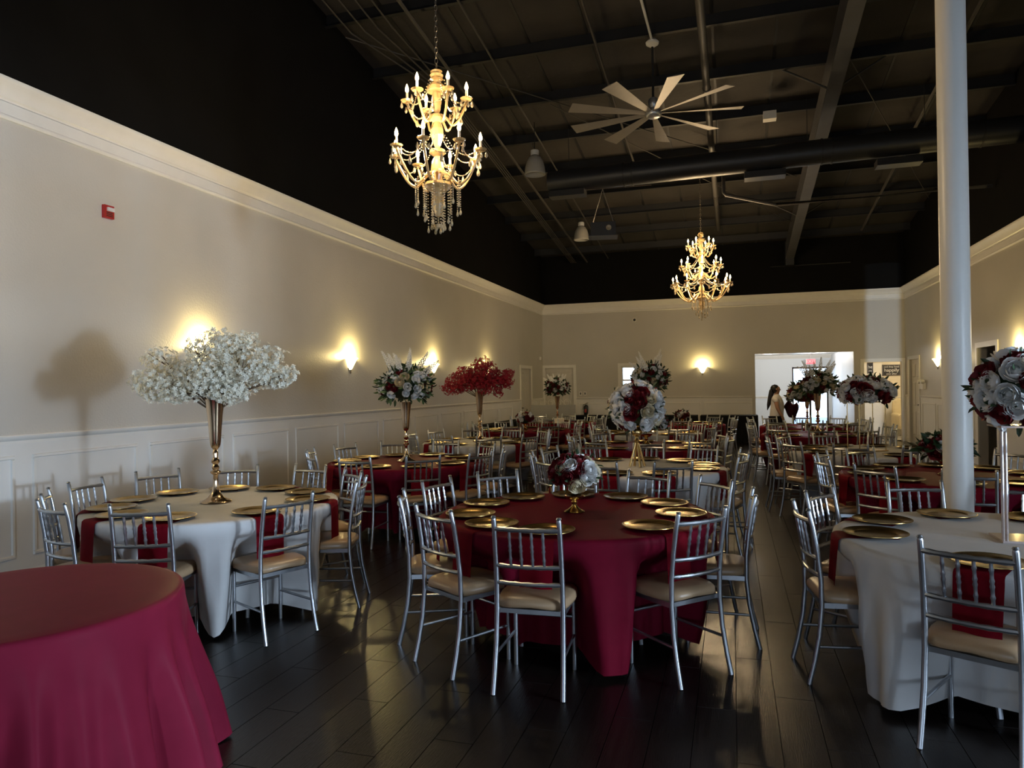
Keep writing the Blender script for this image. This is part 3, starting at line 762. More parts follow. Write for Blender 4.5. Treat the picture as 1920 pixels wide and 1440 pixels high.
def arrangement(t, c, rad, n_, rs, zmin=-.55, mix='wwrrc', seed=0, leaves=220, ls=.09, spikes=0, sp_len=.24, light=False, zmax=1.0, sparse=1.0):
    r0 = random.Random(seed); c = Vector(c); rad = Vector(rad)
    core = MB(); core.lathe([(max(1e-4, math.sin(PI*i/8))*rad.x*.72, -math.cos(PI*i/8)*rad.z*.72) for i in range(9)], 16, c)
    core.build('foam_core', 'leaf', t, smooth='all')
    bag = []
    while len(bag) < n_: bag += r0.sample(mix, len(mix))
    for d, kcol in zip(sphere_pts(n_, zmin, r0, zmax), bag):
        d = (d+Vector((r0.uniform(-.12, .12), r0.uniform(-.12, .12), r0.uniform(-.12, .12)))).normalized()
        p = c+Vector((d.x*rad.x, d.y*rad.y, d.z*rad.z))*r0.uniform(.93, 1.0)
        nrm = Vector((d.x/rad.x, d.y/rad.y, d.z/rad.z)).normalized()
        s = rs*r0.uniform(.82, 1.15)
        q = (nrm+Vector((r0.uniform(-.2, .2), r0.uniform(-.2, .2), r0.uniform(-.2, .2)))).to_track_quat('Z', 'Y').to_euler()
        put('rose', r0.choice(ROSES[kcol]), t, p, q, s)
    mb = MB(); ml = MB()
    for i in range(leaves):
        d = Vector((r0.gauss(0, 1), r0.gauss(0, 1), r0.gauss(0, .9))).normalized()
        if d.z < zmin-.15: d.z = -d.z
        p = c+Vector((d.x*rad.x, d.y*rad.y, d.z*rad.z))*r0.uniform(.72, .98)
        leaf(ml if (light and r0.random() < .3) else mb, p, d+Vector((r0.uniform(-.7, .7), r0.uniform(-.7, .7), r0.uniform(-.7, .5))), ls*r0.uniform(.7, 1.35), ls*.42, r0)
    put('foliage', mb.raw('foliage', 'leaf', True), t)['kind'] = 'stuff'
    if ml.v: put('foliage', ml.raw('foliage', 'leaf_light', True), t)['kind'] = 'stuff'
    for k in range(spikes):
        a = 2*PI*k/max(1, spikes)+r0.uniform(-.3, .3); tl = r0.uniform(.25, .95)
        d = Vector((math.cos(a)*math.sin(tl), math.sin(a)*math.sin(tl), math.cos(tl)))
        b = c+Vector((d.x*rad.x, d.y*rad.y, d.z*rad.z))*.85; mb = MB(); ln = sp_len*r0.uniform(.8, 1.2)
        mb.tube([b, b+d*ln], [.004, .002], 5)
        for i in range(46):
            f = .12+.88*i/46; an = i*2.4; s1 = d.cross(Vector((.3, .9, .2))).normalized(); s2 = d.cross(s1)
            w_ = .030*(1.05-f)+.006
            mb.ball(b+d*ln*f+s1*math.cos(an)*w_+s2*math.sin(an)*w_, .0125*(1.25-f*.8), 5, 3)
        mb.build('flower_spike', 'petal_white', t)
def flower5(mb, p, n_, s, r0):
    n_ = n_.normalized(); a = n_.cross(Vector((r0.uniform(-1, 1), r0.uniform(-1, 1), r0.uniform(-1, 1)))).normalized(); b = n_.cross(a)
    vs = [p]; fs = []
    for k in range(5):
        an = 2*PI*k/5; an2 = an+.95
        for q in (an, an+.47, an2):
            w_ = s*(1.15 if q == an+.47 else .85); vs.append(p+(a*math.cos(q)+b*math.sin(q))*w_+n_*s*.45)
        fs.append((0, 1+3*k, 2+3*k, 3+3*k))
    mb.add(vs, fs)
def blossom_tree(t, zneck, blobs, mt, n_each, fs_, seed):
    r0 = random.Random(seed); mb = MB(); tw = MB()
    for (x, y, z, r) in blobs:
        c = Vector((x, y, z)); b0 = Vector((0, 0, zneck-.1))
        mid = b0.lerp(c, .45)+Vector((0, 0, .05)); tw.tube([b0, mid, c], [.007, .005, .003], 5)
        for k in range(3):
            e = c+Vector((r0.gauss(0, r*.5), r0.gauss(0, r*.5), r0.gauss(0, r*.4))); tw.tube([mid.lerp(c, .6), e], [.004, .002], 4)
        k_ = int(n_each*(r/.15)**2)
        for i in range(k_):
            d = Vector((r0.gauss(0, 1), r0.gauss(0, 1), r0.gauss(0, 1))).normalized(); rr = r*(1-.45*r0.random()**1.7)
            if r0.random() < .12: rr *= 1.18
            lump = 1+.16*math.sin(7*d.x+5*d.y+x*20)*math.cos(6*d.z+y*9)
            flower5(mb, c+Vector((d.x, d.y, d.z*.82))*rr*lump, d+Vector((r0.uniform(-.8, .8), r0.uniform(-.8, .8), r0.uniform(-.6, .8))), fs_*r0.uniform(.75, 1.25), r0)
    put('blossoms', mb.raw('blossoms', mt, False), t)['kind'] = 'stuff'
    tw.build('twigs', 'twig', t)
TRUMPET = [(.001, .0), (.112, .0), (.116, .006), (.112, .012), (.095, .020), (.060, .038), (.036, .070), (.024, .105), (.019, .16), (.017, .205), (.022, .212), (.036, .224), (.040, .232), (.034, .240), (.020, .246), (.024, .256), (.028, .268), (.020, .282), (.017, .290), (.030, .304), (.032, .318), (.022, .332), (.018, .350), (.022, .372), (.018, .386), (.013, .40), (.022, .410), (.027, .416), (.030, .42), (.037, .44), (.041, .47), (.047, .56), (.055, .66), (.066, .75), (.074, .787), (.071, .787), (.062, .745), (.05, .655), (.001, .5)]
TRM = MB().lathe(TRUMPET, 28).mesh('vase', 'rose_gold', True)
COMP = MB().lathe([(.001, 0), (.07, 0), (.072, .004), (.066, .010), (.042, .024), (.022, .044), (.015, .058), (.018, .068), (.021, .078), (.015, .086), (.018, .090), (.045, .102), (.066, .122), (.070, .130), (.066, .130), (.040, .108), (.001, .10)], 28).mesh('bowl', 'gold', True)
def cpiece(tc, label, group='floral centerpieces', rz=0): return thing('floral_centerpiece', label, 'centerpiece', (tc.x, tc.y, TH+.002), rz, group)
# 1 white blossom tree
t = cpiece(T1, 'tall gold trumpet vase holding a wide cloud of white blossoms'); put('vase', TRM, t)
# blobs are laid out as seen from the camera: u to the right, v away
def vb(tc, u, v, z, r):
    rr_ = Vector((CR.x, CR.y)).normalized(); ff = Vector((CF.x, CF.y)).normalized(); q = rr_*u+ff*v; return (q.x, q.y, z, r)
blobs = [vb(T1, *b) for b in ((-.53, .0, .92, .12), (-.46, .1, 1.09, .13), (-.40, -.08, .88, .14), (-.27, .05, .97, .15), (-.24, -.12, .86, .12), (-.12, .14, 1.02, .15), (-.06, -.1, .98, .15), (.02, .08, 1.20, .16), (.14, -.02, 1.16, .16), (-.14, .02, 1.18, .09), (.06, -.16, 1.0, .14), (.24, .06, 1.22, .10), (.28, -.06, 1.05, .17), (.22, .16, .96, .15), (.18, -.12, .84, .12), (.40, .05, .98, .14), (.44, -.05, 1.10, .11), (.50, .02, .94, .10), (.57, .0, .98, .07), (.0, .0, .92, .13), (-.33, .18, .93, .13), (.1, .25, 1.05, .15), (-.15, -.12, .86, .10), (.12, -.14, .85, .10), (.0, -.16, .90, .11), (-.09, .1, .86, .1), (.1, .12, .86, .1))]
blossom_tree(t, .78, blobs, 'blossom_white', 230, .0165, 31)
# 2 spiked rose vase
t = cpiece(T2, 'gold trumpet vase with burgundy and white roses and white flower spikes'); put('vase', TRM, t, scale=(.95, .95, .88))
arrangement(t, (0, 0, .88), (.31, .31, .22), 58, .052, -.6, 'wwrrcw', 41, 300, .085, 9, .26, True)
# 3 red blossom tree
t = cpiece(T3, 'tall gold trumpet vase holding a cloud of bright red blossoms'); put('vase', TRM, t)
blobs = [vb(T3, *b) for b in ((-.50, .0, .84, .11), (-.38, .05, .95, .15), (-.36, -.1, .84, .12), (-.22, .0, 1.05, .17), (-.18, -.14, .92, .15), (-.05, .1, 1.08, .18), (-.02, -.1, .97, .16), (.05, .05, 1.22, .15), (.14, -.05, 1.12, .16), (.2, .1, 1.02, .16), (.28, -.05, .93, .15), (.38, .05, 1.02, .14), (.42, -.03, .93, .12), (.47, .05, 1.07, .09), (.30, .0, .76, .08), (-.1, .2, .95, .15), (.1, .2, .95, .15), (.08, -.15, .86, .13))]
blossom_tree(t, .78, blobs, 'blossom_red', 210, .018, 33)
# 4 small bowl on the left
t = cpiece(T4, 'low gold bowl of burgundy and white roses, small, in the left row'); put('bowl', COMP, t)
arrangement(t, (0, 0, .225), (.18, .18, .14), 26, .056, -.35, 'wrwcr', 44, 50, .06)
# 5 far vase
t = cpiece(T5, 'far gold trumpet vase with roses in front of the white door'); put('vase', TRM, t, scale=(.9, .9, .80))
arrangement(t, (0, 0, .83), (.28, .28, .22), 50, .05, -.6, 'wrwrw', 45, 300, .085, 8, .22)
# 6 low bowl in the centre foreground
t = cpiece(T6, 'low gold pedestal bowl of cream, white and burgundy roses'); put('bowl', COMP, t, scale=(.98, .98, .86))
arrangement(t, (0, 0, .255), (.160, .160, .125), 30, .057, -.45, 'wcrrcwr', 46, 70, .055)
# 7 rose ball on gold legs
t = cpiece(T7, 'big ball of white and burgundy roses on a gold four-legged stand')
for k in range(4):
    a = k*PI/2+.5
    MB().tube([(.082*math.cos(a), .082*math.sin(a), 0), (.045*math.cos(a), .045*math.sin(a), .14), (.012*math.cos(a), .012*math.sin(a), .26)], [.013, .011, .009], 8).build('stand_leg', 'gold', t, smooth=True)
MB().lathe([(.001, .24), (.024, .25), (.028, .275), (.016, .295), (.014, .31), (.052, .335), (.060, .36), (.052, .385), (.02, .405), (.03, .415), (.034, .43), (.001, .44)], 20).build('stand_head', 'gold', t, smooth=True)
arrangement(t, (0, 0, .62), (.28, .28, .26), 62, .072, -.85, 'wwrwrcw', 47, 130, .07)
# 8 low bowl behind it
t = cpiece(T8, 'low gold bowl of roses just behind the gold-legged rose ball'); put('bowl', COMP, t, scale=1.3)
arrangement(t, (.05, 0, .34), (.25, .25, .17), 36, .068, -.45, 'wrwcrr', 48, 120, .08, 0)
# 9 tall far vase with spikes
t = cpiece(T9, 'tall rose vase with white spikes rising behind the big rose ball'); put('vase', TRM, t)
arrangement(t, (0, 0, .98), (.33, .33, .27), 66, .056, -.6, 'wwcrwwr', 49, 320, .085, 9, .28)
# right rows
t = cpiece(R0, 'rose ball on a clear rod stand at the right picture edge')
for k in range(4):
    a = k*PI/2+.35; MB().tube([(.09*math.cos(a), .09*math.sin(a), .012), (.09*math.cos(a), .09*math.sin(a), .60)], .0085, 8).build('stand_rod', 'rod_clear', t, smooth=True)
MB().box((-.11, -.11, 0), (.11, .11, .012)).build('stand_base', 'rod_clear', t); MB().box((-.11, -.11, .598), (.11, .11, .608)).build('stand_top', 'rod_clear', t)
rb = at_z(1905, 752, CAMH)-CAM
arrangement(t, (.02, 0, .79), (.215, .215, .205), 44, .068, -.8, 'wwrwwr', 51, 110, .07)
t = cpiece(R1 + Vector((.0, .0, 0)), 'low gold bowl of roses and long leaves beside the column'); put('bowl', COMP, t, scale=(1.2, 1.2, .95))
arrangement(t, (-.02, 0, .22), (.19, .19, .13), 26, .066, -.1, 'wrwr', 52, 90, .11)
t = cpiece(R3, 'dome of roses on four thin gold posts', rz=.4)
for sx in (-1, 1):
    for sy in (-1, 1): MB().tube([(sx*.17, sy*.13, .012), (sx*.17, sy*.13, .60)], .0055, 6).build('stand_post', 'gold', t, smooth=True)
MB().box((-.19, -.15, 0), (.19, .15, .012)).build('stand_base', 'gold', t); MB().box((-.19, -.15, .60), (.19, .15, .608)).build('stand_top', 'gold', t)
arrangement(t, (0, 0, .73), (.33, .29, .19), 60, .072, -.55, 'wwrwr', 53, 150, .075)
t = cpiece(R4, 'trumpet vase with spiked white roses below the exit sign'); put('vase', TRM, t, scale=(1, 1, .95))
arrangement(t, (.02, 0, .82), (.265, .265, .22), 54, .05, -.5, 'wwwrwc', 54, 300, .085, 10, .28, True)
t = cpiece(R5, 'far trumpet vase with roses next to the standing woman'); put('vase', TRM, t, scale=(.9, .9, .85))
arrangement(t, (-.08, 0, .64), (.29, .29, .23), 44, .06, -.5, 'wcrwr', 55, 200, .085)
t = cpiece(T10, 'low gold bowl of roses on the red table before the buffet'); put('bowl', COMP, t)
arrangement(t, (0, 0, .20), (.15, .15, .10), 18, .055, -.3, 'wrwr', 56, 60, .07)

# small boxes on the far left tables
def gift(px, py, tc, lab, mt, w_=.26):
    g = thing('lidded_box', lab, 'box', (tc.x+px, tc.y+py, TH+.004), .3)
    MB().box((-w_/2, -.09, 0), (w_/2, .09, .085)).build('box_body', mt, g); MB().box((-w_/2-.006, -.096, .085), (w_/2+.006, .096, .11)).build('lid', mt, g)
gift(.10, -.34, T5, 'cream lidded box on the far red table by the doors', 'candle_white')
gift(-.27, -.22, T5, 'plain grey lidded box on the far red table by the doors', 'grey_box', .20)

# grey display panel with white scroll crest standing by the left wall
dpn = thing('display_panel', 'grey translucent display panel with white scroll crest by the doors', 'panel', (-4.75, 19.15, 0), R_(6))
MB().box((-.62, -.012, .10), (.62, .012, 1.12)).build('sheet', 'acrylic', dpn)
for s in (-1, 1):
    MB().box((s*.5-.03, -.2, 0), (s*.5+.03, .2, .10)).build('foot', 'grey_box', dpn)
for k in range(5):
    x = -.5+.22*k; MB().tube([(x+.10*math.cos(a)*(1-a/14), 0, 1.13+.05+.10*math.sin(a)*(1-a/14)) for a in [q*.5 for q in range(18)]], .006, 5).build('scroll', 'white_trim', dpn)

# ------------------------------------------------------------------ chandeliers
BULB = MB().lathe([(.001, 0), (.010, .004), (.0165, .018), (.016, .034), (.010, .056), (.004, .072), (.001, .078)], 12).mesh('bulb', 'bulb', 'all')
CANDLE = MB().lathe([(.001, 0), (.0115, 0), (.0115, .085), (.001, .085)], 10).mesh('candle', 'candle_white', True)
DISH = MB().lathe([(.001, -.012), (.014, -.012), (.02, -.004), (.045, .002), (.058, .016), (.055, .018), (.042, .007), (.001, .004)], 12).mesh('drip_dish', 'crystal', False)
DROP = MB().lathe([(.001, 0), (.004, -.006), (.012, -.030), (.014, -.042), (.009, -.054), (.001, -.060)], 6).mesh('crystal_drop', 'crystal_clear', False)
def beads(mb, pts, r=.008):
    for p in pts: mb.ball(p, r, 5, 3)
def catenary(a, b, sag, n_):
    a = Vector(a); b = Vector(b)
    return [a.lerp(b, k/n_)+Vector((0, 0, -sag*4*(k/n_)*(1-k/n_))) for k in range(n_+1)]
ARMS = {}
def arm_mesh(rad, rise):
    k = (round(rad, 3), round(rise, 3))
    if k not in ARMS:
        pts = []
        for q in range(15):
            f = q/14; x = .04+(rad-.04)*f; z = .05*math.sin(PI*min(1, f*2.4))*(1-f) - .14*math.sin(PI*f)**1.2*(rad/.45) + rise*f**3.0
            pts.append((x, 0, z))
        pts.append((rad, 0, rise+.005)); ARMS[k] = MB().tube(pts, .0125, 8).mesh('arm', 'crystal', 'all')
    return ARMS[k]
def chandelier(label, loc, zbot, ztop, tiers, ztie, seed):
    r0 = random.Random(seed); t = thing('chandelier', label, 'chandelier', (loc[0], loc[1], zbot))
    H = ztop-zbot
    # chain to the roof
    mb = MB(); z = H; k = 0; zr = roof(loc[1])-zbot-.03
    while z < zr:
        pts = [(.014*math.cos(a) if k % 2 else 0, 0 if k % 2 else .014*math.cos(a), z+.03+.028*math.sin(a)) for a in [2*PI*q/8 for q in range(9)]]
        mb.tube(pts, .0035, 4, False); z += .048; k += 1
    mb.build('chain', 'chain_metal', t)
    # crown and stem
    MB().lathe([(.001, H), (.03, H-.002), (.055, H-.02), (.05, H-.035), (.062, H-.055), (.05, H-.075), (.06, H-.09), (.03, H-.10), (.02, H-.115), (.06, H-.135), (.088, H-.165), (.092, H-.20), (.07, H-.205), (.035, H-.205), (.045, H-.27), (.034, H-.36), (.02, H-.40), (.001, H-.40)], 16).build('crown', 'crystal', t)
    prof = [(.022, H-.38)]
    zz = H-.40
    zl = ztie
    while zz > zl+.0:
        prof += [(.02, zz), (.07, zz-.02), (.075, zz-.05), (.03, zz-.08), (.055, zz-.14), (.062, zz-.20), (.03, zz-.29), (.02, zz-.31)]; zz -= .31
    prof += [(.05, zl), (.12, zl-.01), (.125, zl-.035), (.09, zl-.07), (.04, zl-.10), (.001, zl-.11)]
    MB().lathe(prof, 12).build('stem', 'crystal', t)
    # tiers of arms
    tops = []
    for (n_, rad, zt_, rise, off) in tiers:
        am = arm_mesh(rad, rise); ends = []
        for k in range(n_):
            a = 2*PI*k/n_+off; e = put('arm', am, t, (0, 0, zt_), (0, 0, a))
            put('drip_dish', DISH, e, (rad, 0, rise+.012)); put('candle', CANDLE, e, (rad, 0, rise+.016)); put('bulb', BULB, e, (rad, 0, rise+.101))
            for q in range(4):
                b = q*PI/2+.4; put('crystal_drop', DROP, e, (rad+.05*math.cos(b), .05*math.sin(b), rise+.01-.02*(q % 2)))
            ends.append(Vector((rad*math.cos(a), rad*math.sin(a), zt_+rise+.02)))
            mb = MB(); beads(mb, catenary((.07*math.cos(a), .07*math.sin(a), zt_+.34), (rad*.93*math.cos(a), rad*.93*math.sin(a), zt_+rise+.02), .10, 20), .0075); mb.build('bead_strand', 'crystal_clear', t)
        for k in range(n_):
            mb = MB(); beads(mb, catenary(ends[k], ends[(k+1) % n_], .11, 22), .0075); mb.build('bead_strand', 'crystal_clear', t)
            mid = (ends[k]+ends[(k+1) % n_])/2; put('crystal_drop', DROP, t, (mid.x, mid.y, mid.z-.115), None, 1.3)
    # hanging strands below
    for ring, (n_, rad, z0, ln) in enumerate(((14, .20, ztie+.02, .24), (10, .12, ztie-.04, .32), (6, .06, ztie-.08, .34))):
        for k in range(n_):
            a = 2*PI*k/n_+ring*.3; l = ln*r0.uniform(.8, 1.1); x, y = rad*math.cos(a), rad*math.sin(a)
            mb = MB(); beads(mb, [(x, y, z0-l*q/12) for q in range(13)], .0078); mb.build('bead_strand', 'crystal_clear', t); put('crystal_drop', DROP, t, (x, y, z0-l))
    mb = MB(); beads(mb, [(0, 0, ztie-.10-(ztie-.14)*q/14) for q in range(15)], .009); mb.ball((0, 0, .025), .026, 8, 6); mb.build('pendant_ball', 'crystal_clear', t)
    return t
chandelier('large two-tier crystal chandelier above the left tables', (-2.505, 5.91), 3.05, 4.49, [(6, .27, 1.00, .14, .25), (8, .40, .50, .16, .1)], .42, 1)
for dz, pw, q in ((.75, 128, .18), (1.25, 28, .12)):
    for k in range(3): point('chandelier_glow', (-2.505+.34*math.cos(k*2.09+.4), 5.91+.34*math.sin(k*2.09+.4), 3.05+dz), pw/3, CHAND, .05)
chandelier('distant three-tier crystal chandelier hanging before the back wall', (-.585, 15.41), 3.09, 4.82, [(6, .26, 1.28, .14, .2), (8, .40, .86, .15, .1), (12, .58, .45, .18, .05)], .38, 2)
for dz, pw in ((.75, 130), (1.2, 80), (1.55, 40)):
    for k in range(3): point('chandelier_glow', (-.585+.5*math.cos(k*2.09+.4), 15.41+.5*math.sin(k*2.09+.4), 3.09+dz), pw/3, CHAND, .05)

# ------------------------------------------------------------------ ceiling fan
fc = CAM+ray(1225, 215)*10.7
fan = thing('ceiling_fan', 'large nine-bladed metal ceiling fan on a long rod', 'ceiling fan', (fc.x, fc.y, fc.z), R_(9))
zr = roof(fc.y)-.2-fc.z
MB().tube([(0, 0, .12), (0, 0, zr-.02)], .018, 8).build('down_rod', 'black_steel', fan)
MB().lathe([(.001, zr+.02), (.05, zr+.02), (.10, zr-.03), (.095, zr-.06), (.05, zr-.09), (.02, zr-.10), (.001, zr-.10)], 20).build('canopy', 'white_plastic', fan, smooth=True)
MB().lathe([(.001, .25), (.05, .25), (.075, .22), (.08, .16), (.06, .12), (.05, .10), (.09, .07), (.12, .05), (.125, .0), (.11, -.03), (.07, -.05), (.001, -.055)], 28).build('motor', 'fan_hub', fan, smooth=True)
bm_ = MB()
for i in range(9):
    f = i/8; x = .10+1.20*f; w_ = .035+.085*f; tw = .30*(1-f*.35); 
    for (u, h) in ((-1, .0), (0, .010), (1, .0), (0, -.004)):
        bm_.v.append((x, u*w_*math.cos(tw), u*w_*math.sin(tw)+h+.015))
for i in range(8):
    for j in range(4): bm_.f.append((i*4+j, i*4+(j+1) % 4, (i+1)*4+(j+1) % 4, (i+1)*4+j))
bm_.f += [(3, 2, 1, 0), (32, 33, 34, 35)]
BL = bm_.mesh('blade', 'fan_metal', True)
for k in range(9): put('blade', BL, fan, (0, 0, 0), (0, 0, 2*PI*k/9))

# ------------------------------------------------------------------ duct, pipes, pendant lamps, projector
DY = 13.2; dl = at_y(1030, 345, DY); dz = 5.52
du = thing('air_duct', 'long black round air duct crossing below the roof', 'air duct', (0, DY, dz))
MB().tube([(dl.x, 0, 0), (XR, 0, .10)], .212, 28).build('pipe_run', 'duct_black', du, smooth=True)
for x in (-1.85, -1.70, 1.52, 1.68, 3.9):
    zc_ = .10*(x-dl.x)/(XR-dl.x); MB().tube([(x-.015, 0, zc_), (x+.015, 0, zc_)], .222, 28).build('joint_ring', 'black_steel', du, smooth=True)
for x in (-2.93, .6, 2.7):
    MB().box((x-.34, -.14, -.30), (x+.34, .14, -.19)).build('register', 'duct_black', du)
for x in (-2.9, -.2, 1.3, 3.1):
    MB().tube([(x, 0, .2), (x, 0, roof(DY)-.2-dz)], .006, 5).build('hanger', 'black_steel', du)
pp = thing('sprinkler_pipe', 'grey sprinkler pipe running along the roof toward the back wall', 'pipe', (-.29, 0, 0))
MB().tube([(0, 2.0, 6.15), (0, 19.6, 5.86-.12)], .052, 12).build('pipe_run', 'pipe_grey', pp, smooth=True)
for y in (7.5, 10.75, 16.4):
    MB().tube([(0, y, 6.05), (0, y, roof(y)-.01)], .008, 5).build('hanger', 'black_steel', pp); MB().tube([(0, y-.02, 6.15-.0233*(y-2)), (0, y+.02, 6.15-.0233*(y-2))], .062, 12).build('clamp', 'pipe_grey', pp)
p2 = thing('branch_pipe', 'bent grey branch pipe below the duct toward the column', 'pipe', (0, 0, 0))
q0 = at_y(1356, 330, 14.6); q1 = at_y(1357, 366, 14.6); q2 = at_y(1455, 384, 14.6); q3 = at_y(1900, 345, 14.6)
MB().tube([(q0.x, 14.6, q0.z), (q1.x, 14.6, q1.z+.05), (q1.x+.04, 14.6, q1.z), (q2.x, 14.6, q2.z), (XR-.05, 14.6, q3.z)], .035, 8).build('pipe_run', 'pipe_grey', p2, smooth=True)
def highbay(px, py, d, label):
    p = CAM+ray(px, py)*d; t = thing('pendant_lamp', label, 'pendant lamp', (p.x, p.y, p.z), 0, 'unlit glass pendant lamps')
    MB().lathe([(.19, -.20), (.195, -.20), (.20, -.195), (.198, -.17), (.185, -.06), (.16, .04), (.12, .12), (.07, .165), (.065, .16), (.112, .112), (.152, .03), (.178, -.07), (.19, -.17)], 32).build('glass_bell', 'glass_grey', t, smooth='all')
    MB().lathe([(.07, .15), (.072, .26), (.05, .27), (.001, .27)], 20).build('socket_cap', 'lamp_cap', t, smooth=True)
    for k in range(10):
        a = 2*PI*k/10; MB().box((.070, -.006, .17), (.078, .006, .25)).build('cap_fin', 'lamp_cap', t, rot=(0, 0, a))
    MB().tube([(0, 0, .27), (0, 0, roof(p.y)-.2-p.z)], .008, 6).build('hanger', 'black_steel', t)
highbay(1003, 308, 13.3, 'unlit ribbed glass pendant lamp beside the large chandelier')
highbay(1090, 436, 18.4, 'unlit glass pendant lamp beside the hanging projector')
pj = CAM+ray(1131, 432)*13.3
t = thing('projector', 'black projector hanging from a pair of chains', 'projector', (pj.x, pj.y, pj.z), R_(10))
MB().box((-.23, -.19, -.12), (.23, .19, .12)).build('case', 'black_plastic', t)
MB().box((-.27, -.21, -.135), (.27, .21, -.12)).build('tray', 'black_steel', t)
MB().lathe([(.001, 0), (.05, 0), (.05, .05), (.04, .05), (.001, .04)], 16).build('lens', 'crystal_clear', t, loc=(.1, -.19, 0), rot=(PI/2, 0, 0))
za = 5.31-pj.z
for s in (-1, 1): MB().tube([(s*.23, 0, -.12), (s*.2, 0, .12), (0, 0, za)], .007, 5).build('chain', 'chain_metal', t)
MB().tube([(-.3, 0, za), (.9, 0, za+.03)], .008, 5).build('strut', 'chain_metal', t)
ap = CAM+ray(1443, 218)*12.6
t = thing('access_point', 'small white box fixed under a roof purlin', 'junction box', (ap.x, ap.y, ap.z))
MB().box((-.11, -.09, -.07), (.11, .09, .07)).build('case', 'white_plastic', t); MB().tube([(0, 0, .07), (0, 0, roof(ap.y)-.2-ap.z)], .012, 6).build('stem', 'black_steel', t)
MB().tube([(-.07, 0, .07), (-.07, 0, .1)], .02, 8).build('knockout', 'black_plastic', t)
cp = thing('fan_conduit', 'pale flexible conduit leading along the roof to the fan', 'conduit', (fc.x, fc.y, roof(fc.y)-.22))
MB().tube([(0, 0, 0), (-.05, -1.6, .12), (-.1, -4.0, .45)], .02, 8).build('conduit_run', 'lamp_cap', cp, smooth=True)

# ------------------------------------------------------------------ wall fittings
al = at_x(200, 398, XL)
t = thing('fire_alarm', 'red fire alarm strobe high on the left wall', 'fire alarm', (XL, al.y, al.z))
MB().box((0, -.055, -.062), (.035, .055, .062)).build('case', 'red_plastic', t)
MB().box((.035, -.03, .004), (.052, .045, .04)).build('lens', 'clear_lens', t)
for k in range(3): MB().box((.035, -.035, -.045+k*.016), (.038, .035, -.037+k*.016)).build('sounder_slot', 'black_plastic', t)
cm = at_y(1190, 600, D)
t = thing('dome_camera', 'small white dome camera high on the back wall', 'camera', (cm.x, D, cm.z))
MB().lathe([(.001, .04), (.06, .04), (.065, 0), (.001, 0)], 20).build('base', 'white_plastic', t, rot=(PI/2, 0, 0)); MB().ball((0, -.05, 0), .04, 14, 8).build('dome', 'black_plastic', t, smooth='all')
sn = at_x(1012, 672, XL)
t = thing('motion_sensor', 'tiny white motion sensor high in the left corner', 'sensor', (XL, sn.y, sn.z))
MB().box((0, -.03, -.05), (.05, .03, .05)).build('case', 'white_plastic', t); MB().ball((.045, 0, -.01), .022, 10, 6).build('lens', 'clear_lens', t)
for k in range(2):
    t = thing('light_switch', ('light switch plate nearer the white door', 'light switch plate further from the white door')[k], 'light switch', (-4.50+.14*k, D, 1.40))
    MB().box((-.04, -.008, -.06), (.04, 0, .06)).build('plate', 'white_plastic', t); MB().box((-.017, -.012, -.034), (.017, -.008, .034)).build('rocker', 'black_plastic', t)
t = thing('fire_extinguisher', 'fire extinguisher mounted on the back wall beside the door', 'fire extinguisher', (-4.32, D-.09, .72))
MB().lathe([(.001, 0), (.06, 0), (.065, .01), (.065, .27), (.05, .31), (.025, .33), (.001, .33)], 18).build('cylinder', 'black_plastic', t, smooth=True)
MB().tube([(0, 0, .33), (0, 0, .37), (.07, 0, .40)], .012, 6).build('valve', 'chain_metal', t); MB().tube([(0, 0, .36), (-.07, -.02, .34), (-.09, -.03, .2), (-.085, -.03, .1)], .010, 6).build('hose', 'black_plastic', t)
MB().box((-.03, -.067, .1), (.03, -.064, .2)).build('label_band', 'red_plastic', t)
em = at_x(1733, 722, XR)
t = thing('emergency_light', 'white twin-head emergency light beside the panelled door', 'emergency light', (XR, em.y, em.z))
MB().box((-.07, -.15, -.10), (0, .15, .06)).build('case', 'white_plastic', t)
for s in (-1, 1): MB().lathe([(.001, .05), (.05, .05), (.06, 0), (.045, -.03), (.001, -.03)], 16).build('lamp_head', 'white_plastic', t, loc=(-.06, s*.14, .09), rot=(0, -PI/2, 0), smooth=True)

# ------------------------------------------------------------------ the woman behind the far tables
def skin(name, pts, edges, radii, mt, parent, sub=2):
    me = bpy.data.meshes.new(name); me.from_pydata([tuple(p) for p in pts], edges, []); o = put(name, me, parent)
    md = o.modifiers.new('skin', 'SKIN'); md.use_smooth_shade = True
    sk = me.skin_vertices[0].data if me.skin_vertices else None
    if sk is None:
        bm = bmesh.new(); bm.from_mesh(me); bm.verts.layers.skin.verify(); bm.to_mesh(me); bm.free(); sk = me.skin_vertices[0].data
    for i, r in enumerate(radii):
        sk[i].radius = r if isinstance(r, tuple) else (r, r); sk[i].use_root = (i == 0)
    s = o.modifiers.new('sub', 'SUBSURF'); s.levels = sub; s.render_levels = sub
    me.materials.append(M[mt]); return o
wp = CAM+ray(1455, 722)*15.8
pn = thing('person', 'woman with a long dark ponytail in white shirt, holding dark cloth', 'person', (wp.x, wp.y, 0), R_(-8))
